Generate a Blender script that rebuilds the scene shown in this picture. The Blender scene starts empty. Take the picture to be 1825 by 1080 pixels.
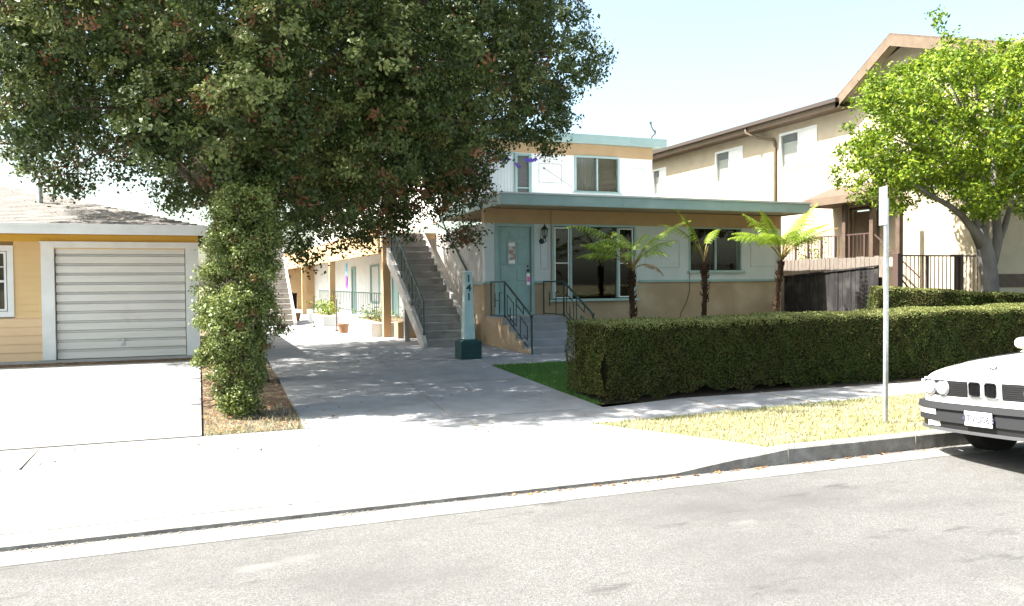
import bpy, bmesh, math, random
import numpy as np
from mathutils import Vector, Matrix
random.seed(7); rng = np.random.default_rng(7)
sc = bpy.context.scene
COL = sc.collection
R = math.radians

# ------------------------------------------------------------------ camera
CAMZ = 1.65; YAW = R(21.3); PITCH = R(1.48); ROLL = .008; FPX = 1430.
cf = Vector((math.sin(YAW)*math.cos(PITCH), math.cos(YAW)*math.cos(PITCH), -math.sin(PITCH)))
r0 = Vector((math.cos(YAW), -math.sin(YAW), 0)); u0 = r0.cross(cf)
cr = r0*math.cos(ROLL)-u0*math.sin(ROLL); cu = u0*math.cos(ROLL)+r0*math.sin(ROLL)
cd = bpy.data.cameras.new('camera'); cam = bpy.data.objects.new('camera', cd); COL.objects.link(cam)
m = Matrix((cr, cu, -cf)).transposed().to_4x4(); m.translation = (0, 0, CAMZ); cam.matrix_world = m
cd.sensor_width = 36; cd.lens = FPX/1825*36; cd.clip_end = 2000; cd.clip_start = .05
sc.camera = cam

# ------------------------------------------------------------------ light
SUN_EL = R(53); SUN_DIR = Vector((-1, .13, 0)).normalized()     # towards the sun, on plan
w = bpy.data.worlds.new('World'); sc.world = w; w.use_nodes = True
nt = w.node_tree; bg = nt.nodes['Background']
sky = nt.nodes.new('ShaderNodeTexSky'); sky.sky_type = 'NISHITA'; sky.sun_disc = False
sky.sun_elevation = SUN_EL; sky.sun_rotation = math.atan2(SUN_DIR.x, SUN_DIR.y)
sky.air_density = 1.0; sky.dust_density = 4.0; sky.ozone_density = 1.0; sky.altitude = 100
tint = nt.nodes.new('ShaderNodeMix'); tint.data_type = 'RGBA'; tint.blend_type = 'MULTIPLY'; tint.inputs[0].default_value = 1; tint.inputs[7].default_value = (1.46, 1.50, 1.30, 1)   # thin bright haze
nt.links.new(sky.outputs[0], tint.inputs[6]); nt.links.new(tint.outputs[2], bg.inputs[0]); bg.inputs[1].default_value = .075
sl = bpy.data.lights.new('sun', 'SUN'); sl.energy = 5.0; sl.angle = R(.55); sl.color = (1, .955, .88)
so = bpy.data.objects.new('sun', sl); COL.objects.link(so)
tosun = Vector((SUN_DIR.x*math.cos(SUN_EL), SUN_DIR.y*math.cos(SUN_EL), math.sin(SUN_EL)))
so.rotation_euler = tosun.to_track_quat('Z', 'Y').to_euler(); so.location = (-20, 0, 30)
sc.view_settings.view_transform = 'Standard'; sc.view_settings.look = 'None'
sc.view_settings.exposure = 2.2; sc.view_settings.gamma = 1
sc.cycles.max_bounces = 8; sc.cycles.transparent_max_bounces = 12

# ------------------------------------------------------------------ materials
def mat(name, col, rough=.8, spec=.3, col2=None, scale=6, bump=0, bscale=60, detail=6, metal=0, stretch=None,
        lo=.35, hi=.65, coat=0, col3=None, scale3=1.0, lo3=.5, hi3=.7, bstretch=None):
    m = bpy.data.materials.new(name); m.use_nodes = True; nt = m.node_tree; b = nt.nodes['Principled BSDF']
    b.inputs['Base Color'].default_value = (*col, 1); b.inputs['Roughness'].default_value = rough
    b.inputs['Specular IOR Level'].default_value = spec; b.inputs['Metallic'].default_value = metal
    b.inputs['Coat Weight'].default_value = coat
    tc = nt.nodes.new('ShaderNodeTexCoord'); src = tc.outputs['Object']
    def noise(sc_, st=None, det=detail):
        n = nt.nodes.new('ShaderNodeTexNoise'); n.inputs['Scale'].default_value = sc_; n.inputs['Detail'].default_value = det
        if st:
            mp = nt.nodes.new('ShaderNodeMapping'); mp.inputs['Scale'].default_value = st
            nt.links.new(src, mp.inputs[0]); nt.links.new(mp.outputs[0], n.inputs['Vector'])
        else: nt.links.new(src, n.inputs['Vector'])
        return n
    out = None
    if col2:
        n = noise(scale, stretch)
        mr = nt.nodes.new('ShaderNodeMapRange'); mr.inputs[1].default_value = lo; mr.inputs[2].default_value = hi
        nt.links.new(n.outputs[0], mr.inputs[0])
        mx = nt.nodes.new('ShaderNodeMix'); mx.data_type = 'RGBA'
        mx.inputs[6].default_value = (*col, 1); mx.inputs[7].default_value = (*col2, 1)
        nt.links.new(mr.outputs[0], mx.inputs[0]); out = mx.outputs[2]
    if col3:
        n = noise(scale3, None, 8)
        mr = nt.nodes.new('ShaderNodeMapRange'); mr.inputs[1].default_value = lo3; mr.inputs[2].default_value = hi3
        nt.links.new(n.outputs[0], mr.inputs[0])
        mx = nt.nodes.new('ShaderNodeMix'); mx.data_type = 'RGBA'
        mx.inputs[6].default_value = (*col, 1); mx.inputs[7].default_value = (*col3, 1)
        if out: nt.links.new(out, mx.inputs[6])
        nt.links.new(mr.outputs[0], mx.inputs[0]); out = mx.outputs[2]
    if out: nt.links.new(out, b.inputs['Base Color'])
    if bump:
        n = noise(bscale, bstretch); bp = nt.nodes.new('ShaderNodeBump'); bp.inputs['Strength'].default_value = bump
        bp.inputs['Distance'].default_value = .02
        nt.links.new(n.outputs[0], bp.inputs['Height']); nt.links.new(bp.outputs[0], b.inputs['Normal'])
    return m

def leafmat(name, cols, trans=.35, rough=.45, spec=.35, vary=.9, big=None):
    """colour varies from leaf to leaf (random per island) and from spray to spray"""
    m = bpy.data.materials.new(name); m.use_nodes = True; nt = m.node_tree; b = nt.nodes['Principled BSDF']
    g = nt.nodes.new('ShaderNodeNewGeometry'); rp = nt.nodes.new('ShaderNodeValToRGB')
    el = rp.color_ramp.elements
    while len(el) < len(cols): el.new(.5)
    for i, c in enumerate(cols): el[i].position = i/(len(cols)-1); el[i].color = (*c, 1)
    nt.links.new(g.outputs['Random Per Island'], rp.inputs[0]); col = rp.outputs[0]
    if big:
        tc = nt.nodes.new('ShaderNodeTexCoord'); n = nt.nodes.new('ShaderNodeTexNoise'); n.inputs['Scale'].default_value = big[1]
        nt.links.new(tc.outputs['Object'], n.inputs['Vector'])
        mr = nt.nodes.new('ShaderNodeMapRange'); mr.inputs[1].default_value = .42; mr.inputs[2].default_value = .62
        nt.links.new(n.outputs[0], mr.inputs[0])
        mx = nt.nodes.new('ShaderNodeMix'); mx.data_type = 'RGBA'; mx.blend_type = 'MIX'
        mul = nt.nodes.new('ShaderNodeMath'); mul.operation = 'MULTIPLY'; mul.inputs[1].default_value = big[2]
        nt.links.new(mr.outputs[0], mul.inputs[0]); nt.links.new(mul.outputs[0], mx.inputs[0])
        nt.links.new(col, mx.inputs[6]); mx.inputs[7].default_value = (*big[0], 1); col = mx.outputs[2]
    nt.links.new(col, b.inputs['Base Color']); b.inputs['Roughness'].default_value = rough
    b.inputs['Specular IOR Level'].default_value = spec
    tr = nt.nodes.new('ShaderNodeBsdfTranslucent'); nt.links.new(col, tr.inputs[0])
    ms = nt.nodes.new('ShaderNodeMixShader'); ms.inputs[0].default_value = trans
    nt.links.new(b.outputs[0], ms.inputs[1]); nt.links.new(tr.outputs[0], ms.inputs[2])
    nt.links.new(ms.outputs[0], nt.nodes['Material Output'].inputs[0])
    return m

def glassmat(name, tint=(.82, .82, .8), refl=1.0):
    m = bpy.data.materials.new(name); m.use_nodes = True; nt = m.node_tree
    nt.nodes.remove(nt.nodes['Principled BSDF'])
    t = nt.nodes.new('ShaderNodeBsdfTransparent'); t.inputs[0].default_value = (*tint, 1)
    g = nt.nodes.new('ShaderNodeBsdfGlossy'); g.inputs['Roughness'].default_value = .02
    f = nt.nodes.new('ShaderNodeLayerWeight'); pw = nt.nodes.new('ShaderNodeMath'); pw.operation = 'POWER'; pw.inputs[1].default_value = 4.5; nt.links.new(f.outputs['Facing'], pw.inputs[0])
    ad = nt.nodes.new('ShaderNodeMath'); ad.operation = 'MULTIPLY_ADD'; ad.inputs[1].default_value = .94; ad.inputs[2].default_value = .035; nt.links.new(pw.outputs[0], ad.inputs[0]); f = ad
    mm = nt.nodes.new('ShaderNodeMath'); mm.operation = 'MULTIPLY'; mm.inputs[1].default_value = refl
    nt.links.new(f.outputs[0], mm.inputs[0])
    ms = nt.nodes.new('ShaderNodeMixShader'); nt.links.new(mm.outputs[0], ms.inputs[0])
    nt.links.new(t.outputs[0], ms.inputs[1]); nt.links.new(g.outputs[0], ms.inputs[2])
    nt.links.new(ms.outputs[0], nt.nodes['Material Output'].inputs[0])
    return m

M = {}
def asphalt():
    m = bpy.data.materials.new('asphalt'); m.use_nodes = True; nt = m.node_tree; b = nt.nodes['Principled BSDF']; L = nt.links.new
    b.inputs['Roughness'].default_value = .95; b.inputs['Specular IOR Level'].default_value = .15
    tc = nt.nodes.new('ShaderNodeTexCoord')
    def nz(s, d=4, st=None, ro=.5):
        n = nt.nodes.new('ShaderNodeTexNoise'); n.inputs['Scale'].default_value = s; n.inputs['Detail'].default_value = d; n.inputs['Roughness'].default_value = ro
        if st: mp = nt.nodes.new('ShaderNodeMapping'); mp.inputs['Scale'].default_value = st; L(tc.outputs['Object'], mp.inputs[0]); L(mp.outputs[0], n.inputs['Vector'])
        else: L(tc.outputs['Object'], n.inputs['Vector'])
        return n.outputs[0]
    def rng_(v, a, c, o0=0, o1=1):
        r = nt.nodes.new('ShaderNodeMapRange'); r.inputs[1].default_value = a; r.inputs[2].default_value = c; r.inputs[3].default_value = o0; r.inputs[4].default_value = o1; L(v, r.inputs[0]); return r.outputs[0]
    def mix(f, a, c):
        x = nt.nodes.new('ShaderNodeMix'); x.data_type = 'RGBA'; L(f, x.inputs[0])
        for s, i in ((a, 6), (c, 7)):
            if isinstance(s, tuple): x.inputs[i].default_value = (*s, 1)
            else: L(s, x.inputs[i])
        return x.outputs[2]
    vo = nt.nodes.new('ShaderNodeTexVoronoi'); vo.inputs['Scale'].default_value = 150; L(tc.outputs['Object'], vo.inputs['Vector'])
    c = mix(rng_(vo.outputs['Color'], .15, .85), (.072, .0715, .071), (.148, .1465, .144))       # stones
    c = mix(rng_(nz(9, 8, None, .7), .42, .7, 0, .45), c, (.088, .085, .082))                     # mottling
    c = mix(rng_(nz(.38, 7, (1, 1.7, 1), .65), .47, .66, 0, .75), c, (.072, .071, .070))            # worn darker areas
    c = mix(rng_(nz(1.7, 5, (.7, 2.2, 1), .62), .60, .70, 0, .65), c, (.045, .044, .043))            # small oil marks
    c = mix(rng_(nz(.8, 3, (1, 2, 1)), .64, .74, 0, .6), c, (.19, .185, .176))                     # pale scuffs
    L(c, b.inputs['Base Color'])
    bp = nt.nodes.new('ShaderNodeBump'); bp.inputs['Strength'].default_value = .35; bp.inputs['Distance'].default_value = .004
    L(vo.outputs['Distance'], bp.inputs['Height']); L(bp.outputs[0], b.inputs['Normal']); return m
M['asphalt'] = asphalt()
M['concrete'] = mat('concrete', (.252, .256, .265), .92, .2, (.21, .213, .22), 3, .25, 120, col3=(.17, .168, .165), scale3=1.3, lo3=.56, hi3=.8)
M['concrete2'] = mat('concrete_gutter', (.215, .21, .20), .92, .2, (.16, .155, .145), 5, .35, 120, col3=(.28, .26, .23), scale3=2.2, lo3=.55, hi3=.75)
M['kerbface'] = mat('kerb_concrete', (.22, .215, .205), .95, .2, (.13, .125, .12), 9, .6, 60, col3=(.16, .15, .14), scale3=4, lo3=.5, hi3=.7)
M['stairc'] = mat('stair_concrete', (.33, .31, .285), .92, .2, (.27, .25, .23), 4, .25, 120, col3=(.20, .185, .17), scale3=3, lo3=.55, hi3=.8)
M['joint'] = mat('joint', (.20, .18, .16), .95, .1)
M['soil'] = mat('soil', (.17, .13, .095), .98, .1, (.085, .062, .045), 22, .9, 50, col3=(.23, .185, .135), scale3=5, lo3=.5, hi3=.7)
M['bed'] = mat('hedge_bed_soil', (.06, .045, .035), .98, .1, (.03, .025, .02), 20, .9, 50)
M['earth'] = mat('earth', (.17, .15, .10), .98, .1, (.10, .10, .05), 8, .5, 40)
M['lawnbase'] = mat('lawn_base', (.05, .09, .02), .98, .1, (.035, .06, .015), 8, .5, 60)
M['drybase'] = mat('dry_turf_base', (.30, .25, .13), .98, .1, (.22, .20, .08), 14, .7, 60)
M['white'] = mat('white_paint', (.74, .75, .75), .6, .3, (.66, .67, .66), 3, .08, 60)
M['white2'] = mat('white_panel', (.52, .56, .57), .7, .3, (.47, .51, .52), 2.5, .08, 50)
M['teal'] = mat('teal_paint', (.27, .385, .375), .6, .3, (.235, .345, .335), 4, .1, 40)
M['tealf'] = mat('teal_fascia', (.30, .40, .39), .6, .3, (.255, .355, .345), 2.2, .12, 40, col3=(.36, .45, .44), scale3=1.5)
M['tealdark'] = mat('green_iron', (.006, .030, .028), .45, .4, (.010, .036, .034), 10)
M['boxgreen'] = mat('green_block', (.008, .038, .038), .7, .3, (.012, .045, .045), 8, .25, 60)
M['peach'] = mat('peach_stucco', (.36, .27, .18), .92, .15, (.30, .225, .15), 2.2, .35, 180, col3=(.45, .36, .26), scale3=1.1)
M['peachdk'] = mat('tan_upper_stucco', (.44, .305, .18), .92, .15, (.39, .27, .16), 2, .3, 180)
M['orange'] = mat('orange_stucco', (.46, .31, .17), .92, .15, (.41, .275, .15), 2, .3, 180)
M['soffit'] = mat('soffit_paint', (.52, .46, .33), .8, .2, (.42, .36, .25), 5)
M['stucco'] = mat('cream_stucco', (.43, .37, .28), .95, .15, (.385, .33, .25), 2.5, .4, 160)
M['greystucco'] = mat('grey_stucco', (.42, .405, .39), .92, .15, (.36, .345, .33), 3, .3, 120)
M['brown'] = mat('brown_trim', (.11, .078, .06), .8, .2, (.08, .058, .045), 6, .2, 40)
M['brownl'] = mat('tan_trim', (.15, .112, .082), .8, .2, (.12, .09, .065), 5, .2, 30)
M['shingle'] = mat('roof_shingle', (.235, .225, .215), .95, .15, (.13, .12, .115), 30, .9, 35, col3=(.28, .26, .24), scale3=3, stretch=(1, 2.5, 1))
M['shingleb'] = mat('brown_shingle', (.14, .10, .08), .95, .15, (.09, .065, .05), 25, .8, 35)
M['yellow'] = mat('yellow_siding', (.68, .485, .25), .75, .25, (.64, .45, .23), 2, .05, 50)
M['yellowdeep'] = mat('deep_yellow_paint', (.60, .38, .07), .7)
M['gutterb'] = mat('dark_gutter', (.05, .038, .033), .6)
M['tealpale'] = mat('pale_teal_trim', (.33, .43, .42), .6, .3, (.29, .39, .38), 6)
M['peachsid'] = mat('peach_siding', (.70, .50, .31), .75, .25, (.65, .465, .285), 2, .05, 50)
M['gdoor'] = mat('garage_door_paint', (.70, .685, .65), .6, .35, (.64, .62, .585), 3, .1, 40, stretch=(.4, 1, 6), col3=(.55, .52, .48), scale3=2.5, lo3=.6, hi3=.85)
M['grooveshade'] = mat('shaded_groove', (.36, .35, .35), .9, .1, (.30, .29, .285), 5, stretch=(.5, 1, 1))  # greyer colour painting the shade inside the door grooves
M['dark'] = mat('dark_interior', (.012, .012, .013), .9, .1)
M['blackiron'] = mat('black_iron', (.02, .017, .016), .5, .4)
M['browniron'] = mat('brown_iron', (.07, .045, .04), .6, .3)
M['steel'] = mat('galvanised_steel', (.50, .52, .53), .45, .5, (.38, .40, .41), 12, .1, 60, metal=.7)
M['glass'] = glassmat('window_glass'); M['screen'] = mat('insect_screen', (.10, .10, .10), .9, .1, (.13, .13, .125), 30)
M['curtain'] = mat('curtain', (.17, .16, .15), .95, .1, (.12, .115, .105), 14, stretch=(1, 1, .05))
M['blind'] = mat('white_blind', (.62, .64, .62), .9, .1)
M['woodgrey'] = mat('weathered_board', (.038, .036, .038), .95, .1, (.018, .017, .018), 9, .5, 40, stretch=(1, 5, .25), col3=(.06, .058, .058), scale3=3)
M['woodlight'] = mat('sunbleached_board', (.22, .19, .165), .95, .1, (.13, .11, .095), 10, .5, 40, stretch=(6, 6, .5))
M['bark'] = mat('oak_bark', (.15, .12, .095), .95, .1, (.08, .065, .05), 9, .9, 25, stretch=(1, 1, .4))
M['barkgrey'] = mat('smooth_grey_bark', (.19, .175, .17), .9, .15, (.13, .12, .118), 6, .3, 22, stretch=(1, 1, .5))
M['fernbark'] = mat('tree_fern_trunk', (.022, .014, .010), .98, .1, (.055, .032, .018), 30, 1.0, 50)
M['red'] = mat('red', (.6, .02, .02), .5); M['blue'] = mat('blue_paint', (.03, .07, .35), .4)
M['purple'] = mat('purple_foil', (.06, .03, .22), .5, .3, (.04, .02, .13), 12)
M['violet'] = mat('violet_cloth', (.22, .06, .50), .8); M['cyan'] = mat('cyan_cloth', (.10, .40, .55), .8)
M['pink'] = mat('pink_paper', (.75, .15, .45), .8); M['paper'] = mat('white_paper', (.78, .78, .78), .8)
M['terracotta'] = mat('terracotta', (.30, .17, .10), .9, .1, (.25, .14, .08), 8)
M['poleb'] = mat('pole_wood', (.12, .10, .09), .9)

# ------------------------------------------------------------------ mesh helpers
class MB:
    def __init__(s): s.v = []; s.f = []; s.mi = []
    def add(s, vs, fs, mi=0):
        o = len(s.v); s.v += [tuple(p) for p in vs]; s.f += [tuple(i+o for i in f) for f in fs]; s.mi += [mi]*len(fs); return s
    def box(s, x0, x1, y0, y1, z0, z1, mi=0):
        x0, x1 = min(x0, x1), max(x0, x1); y0, y1 = min(y0, y1), max(y0, y1); z0, z1 = min(z0, z1), max(z0, z1)
        v = [(x, y, z) for z in (z0, z1) for y in (y0, y1) for x in (x0, x1)]
        return s.add(v, [(0, 2, 3, 1), (4, 5, 7, 6), (0, 1, 5, 4), (2, 6, 7, 3), (0, 4, 6, 2), (1, 3, 7, 5)], mi)
    def prism(s, prof, axis, a0, a1, mi=0):
        """extrude a 2D profile along axis (0: profile is (y,z), 1: (x,z), 2: (x,y))"""
        n = len(prof)
        def P(p, a):
            return (a, p[0], p[1]) if axis == 0 else (p[0], a, p[1]) if axis == 1 else (p[0], p[1], a)
        v = [P(p, a0) for p in prof]+[P(p, a1) for p in prof]
        f = [tuple(range(n-1, -1, -1)), tuple(range(n, 2*n))]+[(i, (i+1) % n, n+(i+1) % n, n+i) for i in range(n)]
        return s.add(v, f, mi)
    def bar(s, a, b, wd, h=None, mi=0):
        """rectangular bar from a to b"""
        a = Vector(a); b = Vector(b); h = h or wd; d = (b-a).normalized()
        up = Vector((0, 0, 1)) if abs(d.z) < .95 else Vector((0, 1, 0))
        r = d.cross(up).normalized()*wd/2; u = r.cross(d).normalized()*h/2
        v = [a-r-u, a+r-u, a+r+u, a-r+u, b-r-u, b+r-u, b+r+u, b-r+u]
        return s.add(v, [(3, 2, 1, 0), (4, 5, 6, 7), (0, 1, 5, 4), (1, 2, 6, 5), (2, 3, 7, 6), (3, 0, 4, 7)], mi)
    def tube(s, pts, rad, n=8, mi=0, cap=True, squash=1):
        pts = [Vector(p) for p in pts]
        if not hasattr(rad, '__len__'): rad = [rad]*len(pts)
        o = len(s.v); prev = None
        for i, p in enumerate(pts):
            d = (pts[min(i+1, len(pts)-1)]-pts[max(i-1, 0)]).normalized()
            up = prev if prev is not None else (Vector((0, 0, 1)) if abs(d.z) < .9 else Vector((1, 0, 0)))
            r = d.cross(up).normalized(); u = r.cross(d).normalized(); prev = u
            for k in range(n):
                a = 2*math.pi*k/n; s.v.append(tuple(p+(r*math.cos(a)+u*math.sin(a)*squash)*rad[i]))
        for i in range(len(pts)-1):
            for k in range(n):
                a = o+i*n+k; b = o+i*n+(k+1) % n; s.f.append((a, b, b+n, a+n)); s.mi.append(mi)
        if cap:
            s.f.append(tuple(o+k for k in range(n-1, -1, -1))); s.mi.append(mi)
            s.f.append(tuple(o+(len(pts)-1)*n+k for k in range(n))); s.mi.append(mi)
        return s
    def lathe(s, prof, c=(0, 0, 0), n=16, mi=0, axis='z'):
        o = len(s.v); L = len(prof)
        for (r, z) in prof:
            for k in range(n):
                a = 2*math.pi*k/n; p = (r*math.cos(a), r*math.sin(a), z)
                if axis == 'x': p = (z, r*math.cos(a), r*math.sin(a))
                if axis == 'y': p = (r*math.cos(a), z, r*math.sin(a))
                s.v.append((c[0]+p[0], c[1]+p[1], c[2]+p[2]))
        for i in range(L-1):
            for k in range(n):
                a = o+i*n+k; b = o+i*n+(k+1) % n; s.f.append((a, b, b+n, a+n)); s.mi.append(mi)
        s.f.append(tuple(o+k for k in range(n-1, -1, -1))); s.mi.append(mi)
        s.f.append(tuple(o+(L-1)*n+k for k in range(n))); s.mi.append(mi)
        return s
    def build(s, name, mats, parent=None, smooth=False, bevel=0, recalc=True):
        me = bpy.data.meshes.new(name); me.from_pydata(s.v, [], s.f)
        for k in (mats if isinstance(mats, (list, tuple)) else [mats]): me.materials.append(M[k] if isinstance(k, str) else k)
        me.polygons.foreach_set('material_index', s.mi)
        if recalc:
            b = bmesh.new(); b.from_mesh(me); bmesh.ops.recalc_face_normals(b, faces=b.faces); b.to_mesh(me); b.free()
        if smooth: me.polygons.foreach_set('use_smooth', [True]*len(me.polygons))
        o = bpy.data.objects.new(name, me); COL.objects.link(o)
        if parent: o.parent = parent; o.matrix_parent_inverse = Matrix.Translation(parent.location).inverted() if LOCAL[0] == 0 else Matrix()
        if bevel:
            bv = o.modifiers.new('bevel', 'BEVEL'); bv.width = bevel; bv.segments = 2; bv.limit_method = 'ANGLE'; bv.angle_limit = R(40)
        return o
LOCAL = [0]   # 0: children are built in world coordinates, 1: in their parent's own coordinates

def tag(o, label, cat, group=None):
    o['label'] = label; o['category'] = cat
    if group: o['group'] = group
    return o
def empty(name, loc, label, cat, group=None, rot=None):
    o = bpy.data.objects.new(name, None); COL.objects.link(o); o.location = loc; o.empty_display_size = .2
    if rot: o.rotation_euler = rot
    return tag(o, label, cat, group)
def kind(o, k):
    o['kind'] = k; return o

def leaf_mesh(name, cen, size, mats, parent=None, mi=None, aspect=.55, up=.5, outward=None, axis=None):
    """many small rhombic leaves around the given centres"""
    cen = np.asarray(cen, dtype=float); n = len(cen)
    nr = rng.normal(size=(n, 3)); nr[:, 2] += up*1.5
    if outward is not None: nr += outward*1.2
    nr /= np.linalg.norm(nr, axis=1)[:, None]
    ax = rng.normal(size=(n, 3)) if axis is None else axis+rng.normal(size=(n, 3))*.35
    ax -= (ax*nr).sum(1)[:, None]*nr; ax /= np.linalg.norm(ax, axis=1)[:, None]+1e-9
    sd = np.cross(nr, ax)
    L = (size*(.7+.6*rng.random(n)))[:, None]; W = L*aspect
    v = np.empty((n, 4, 3))
    v[:, 0] = cen-ax*L/2; v[:, 1] = cen+sd*W/2+ax*L*.05-nr*L*.06; v[:, 2] = cen+ax*L/2; v[:, 3] = cen-sd*W/2+ax*L*.05-nr*L*.06
    me = bpy.data.meshes.new(name); me.vertices.add(4*n); me.vertices.foreach_set('co', v.reshape(-1))
    me.loops.add(4*n); me.loops.foreach_set('vertex_index', np.arange(4*n, dtype=np.int32))
    me.polygons.add(n); me.polygons.foreach_set('loop_start', np.arange(0, 4*n, 4, dtype=np.int32))
    me.polygons.foreach_set('loop_total', np.full(n, 4, dtype=np.int32))
    for k in mats: me.materials.append(k)
    if mi is not None: me.polygons.foreach_set('material_index', np.asarray(mi, dtype=np.int32))
    me.update(); me.validate()
    o = bpy.data.objects.new(name, me); COL.objects.link(o)
    if parent: o.parent = parent; o.matrix_parent_inverse = Matrix.Translation(parent.location).inverted()
    return o

def project(P):
    q = np.asarray(P)-np.array([0, 0, CAMZ]); d = q@np.array(cf)
    return 912.5+FPX*(q@np.array(cr))/d, 540-FPX*(q@np.array(cu))/d, d
def inpoly(x, y, poly):
    c = np.zeros(len(x), bool); n = len(poly)
    for i in range(n):
        x1, y1 = poly[i]; x2, y2 = poly[(i+1) % n]
        if y1 == y2: continue
        t = ((y1 > y) != (y2 > y)) & (x < (x2-x1)*(y-y1)/(y2-y1)+x1); c ^= t
    return c

GZ = [(-400, 0), (5.77, .135), (7.6, .14), (8.7, .15), (13, .22), (17, .25), (400, .25)]
def gz(y):
    for (a, za), (b, zb) in zip(GZ, GZ[1:]):
        if y <= b: return za+(zb-za)*(y-a)/(b-a)
    return .25
def gza(y): return np.interp(y, [5.77, 7.6, 8.7, 13, 17], [.135, .14, .15, .22, .25])

# ------------------------------------------------------------------ ground
def sheet(name, rows, mats, lift=0, thick=0, kindv='structure'):
    """rows: list of (y, x0, x1) following the ground height; thick drops the sides as a slab"""
    b = MB(); n = len(rows)
    top = [(x, y, gz(y)+lift) for (y, x0, x1) in rows for x in (x0, x1)]
    f = [(2*i, 2*i+1, 2*i+3, 2*i+2) for i in range(n-1)]
    b.add(top, f)
    if thick:
        low = [(x, y, z-thick) for x, y, z in top]; v = top+low; N = len(top)
        ring = [2*i for i in range(n)]+[2*i+1 for i in range(n-1, -1, -1)]
        b.add(v, [(ring[i], ring[(i+1) % N], N+ring[(i+1) % N], N+ring[i]) for i in range(N)])
    o = b.build(name, mats); kind(o, kindv); return o
b = MB(); b.add([(-500, -300, -.06), (500, -300, -.06), (500, 700, -.06), (-500, 700, -.06)], [(0, 1, 2, 3)])
kind(b.build('ground', 'earth'), 'structure')
b = MB(); xs = np.linspace(-120, 120, 2); 
b.add([(-150, -14, 0), (150, -14, 0), (150, 5.45, 0), (-150, 5.45, 0)], [(0, 1, 2, 3)])
kind(b.build('road', 'asphalt'), 'structure')
b = MB(); b.box(-150, 150, 5.45, 5.748, -.05, .006)
kind(b.build('gutter', 'concrete2', bevel=.004), 'structure')
# kerb with a dropped lip in front of the driveways
b = MB(); kx = [-150, -9.4, -8.3, 3.72, 4.0, 4.3, 4.6, 4.88]+[4.88+1.52*i for i in range(1, 12)]+[150]
kz = [.15, .15, .032, .032, .062, .092, .123, .15]+[.15]*12
jit = [random.uniform(-.004, .004) for _ in kx]
v = []
for x, z, j in zip(kx, kz, jit):
    v += [(x, 5.75, -.05), (x, 5.752, z-.012*(z > .1)), (x, 5.765+.012*(z > .1), z), (x, 5.90, z), (x, 5.90, -.05)]
f = []; mi = []
for i in range(len(kx)-1):
    for k in range(4):
        f.append((5*i+k, 5*i+k+1, 5*i+5+k+1, 5*i+5+k)); mi.append(0 if k < 2 else 1)
b.v = v; b.f = f; b.mi = mi
for x in kx[7:-1]: b.box(x-.006, x+.006, 5.744, 5.75, 0, .148, 2)
kind(b.build('kerb', ['kerbface', 'concrete2', 'joint']), 'structure')
# apron in front of both driveways
def gapron(x, y): return .034+(gz(7.6)-.034)*min(1, max(0, (y-5.9)/1.75))
b = MB()
ax_ = [-9.4, -6, -3, 0, 2, 3.0, 3.72]
ys = [5.90, 6.3, 6.9, 7.6]
edge = {5.90: 4.78, 6.3: 4.62, 6.9: 4.28, 7.6: 3.9}
for j in range(3):
    y0, y1 = ys[j], ys[j+1]
    for i in range(len(ax_)):
        if i < len(ax_)-1: xa0 = xa1 = ax_[i]; xb0 = xb1 = ax_[i+1]
        else: xa0 = xa1 = 3.72; xb0 = edge[y0]; xb1 = edge[y1]
        zl = lambda x, y: gapron(x, y) if x <= 3.72 else gapron(x, y)+(gz(y)-gapron(x, y))*min(1, (x-3.72)/(edge[y]-3.72))
        b.add([(xa0, y0, zl(xa0, y0)), (xb0, y0, zl(xb0, y0)), (xb1, y1, zl(xb1, y1)), (xa1, y1, zl(xa1, y1))], [(0, 1, 2, 3)])
for x in (-6.2, -3.1, 1.95): b.box(x-.006, x+.006, 5.92, 7.6, .03, .0305, 1)
b.box(-9.4, 3.6, 6.01, 6.018, .036, .045, 1)
kind(b.build('driveway_apron', ['concrete', 'joint']), 'structure')
# pavement
def yb(x): return 7.6+.055*max(0, x-3.9)
def yt(x): return 8.48+.045*max(0, x-3.9)+(.2 if x > 4.5 else 0)
b = MB(); px = [-30, -9.4, 0, 1, 3.9, 4.46, 4.47]+[4.5+1.25*i for i in range(1, 18)]+[60]
for i in range(len(px)-1):
    a, c = px[i], px[i+1]
    b.add([(a, yb(a), gz(7.6)), (c, yb(c), gz(7.6)), (c, yt(c), gz(8.6)), (a, yt(a), gz(8.6))], [(0, 1, 2, 3)])
for i in range(18):
    x = 4.5+1.25*i; b.box(x-.006, x+.006, yb(x)+.01, yt(x)-.01, .14, .1535, 1)
for x in (-4.6, -3.0, -1.4, .5, 2.7): b.box(x-.005, x+.005, yb(x), yt(x), .14, .1525, 1)
kind(b.build('sidewalk', ['concrete', 'joint']), 'structure')
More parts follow.
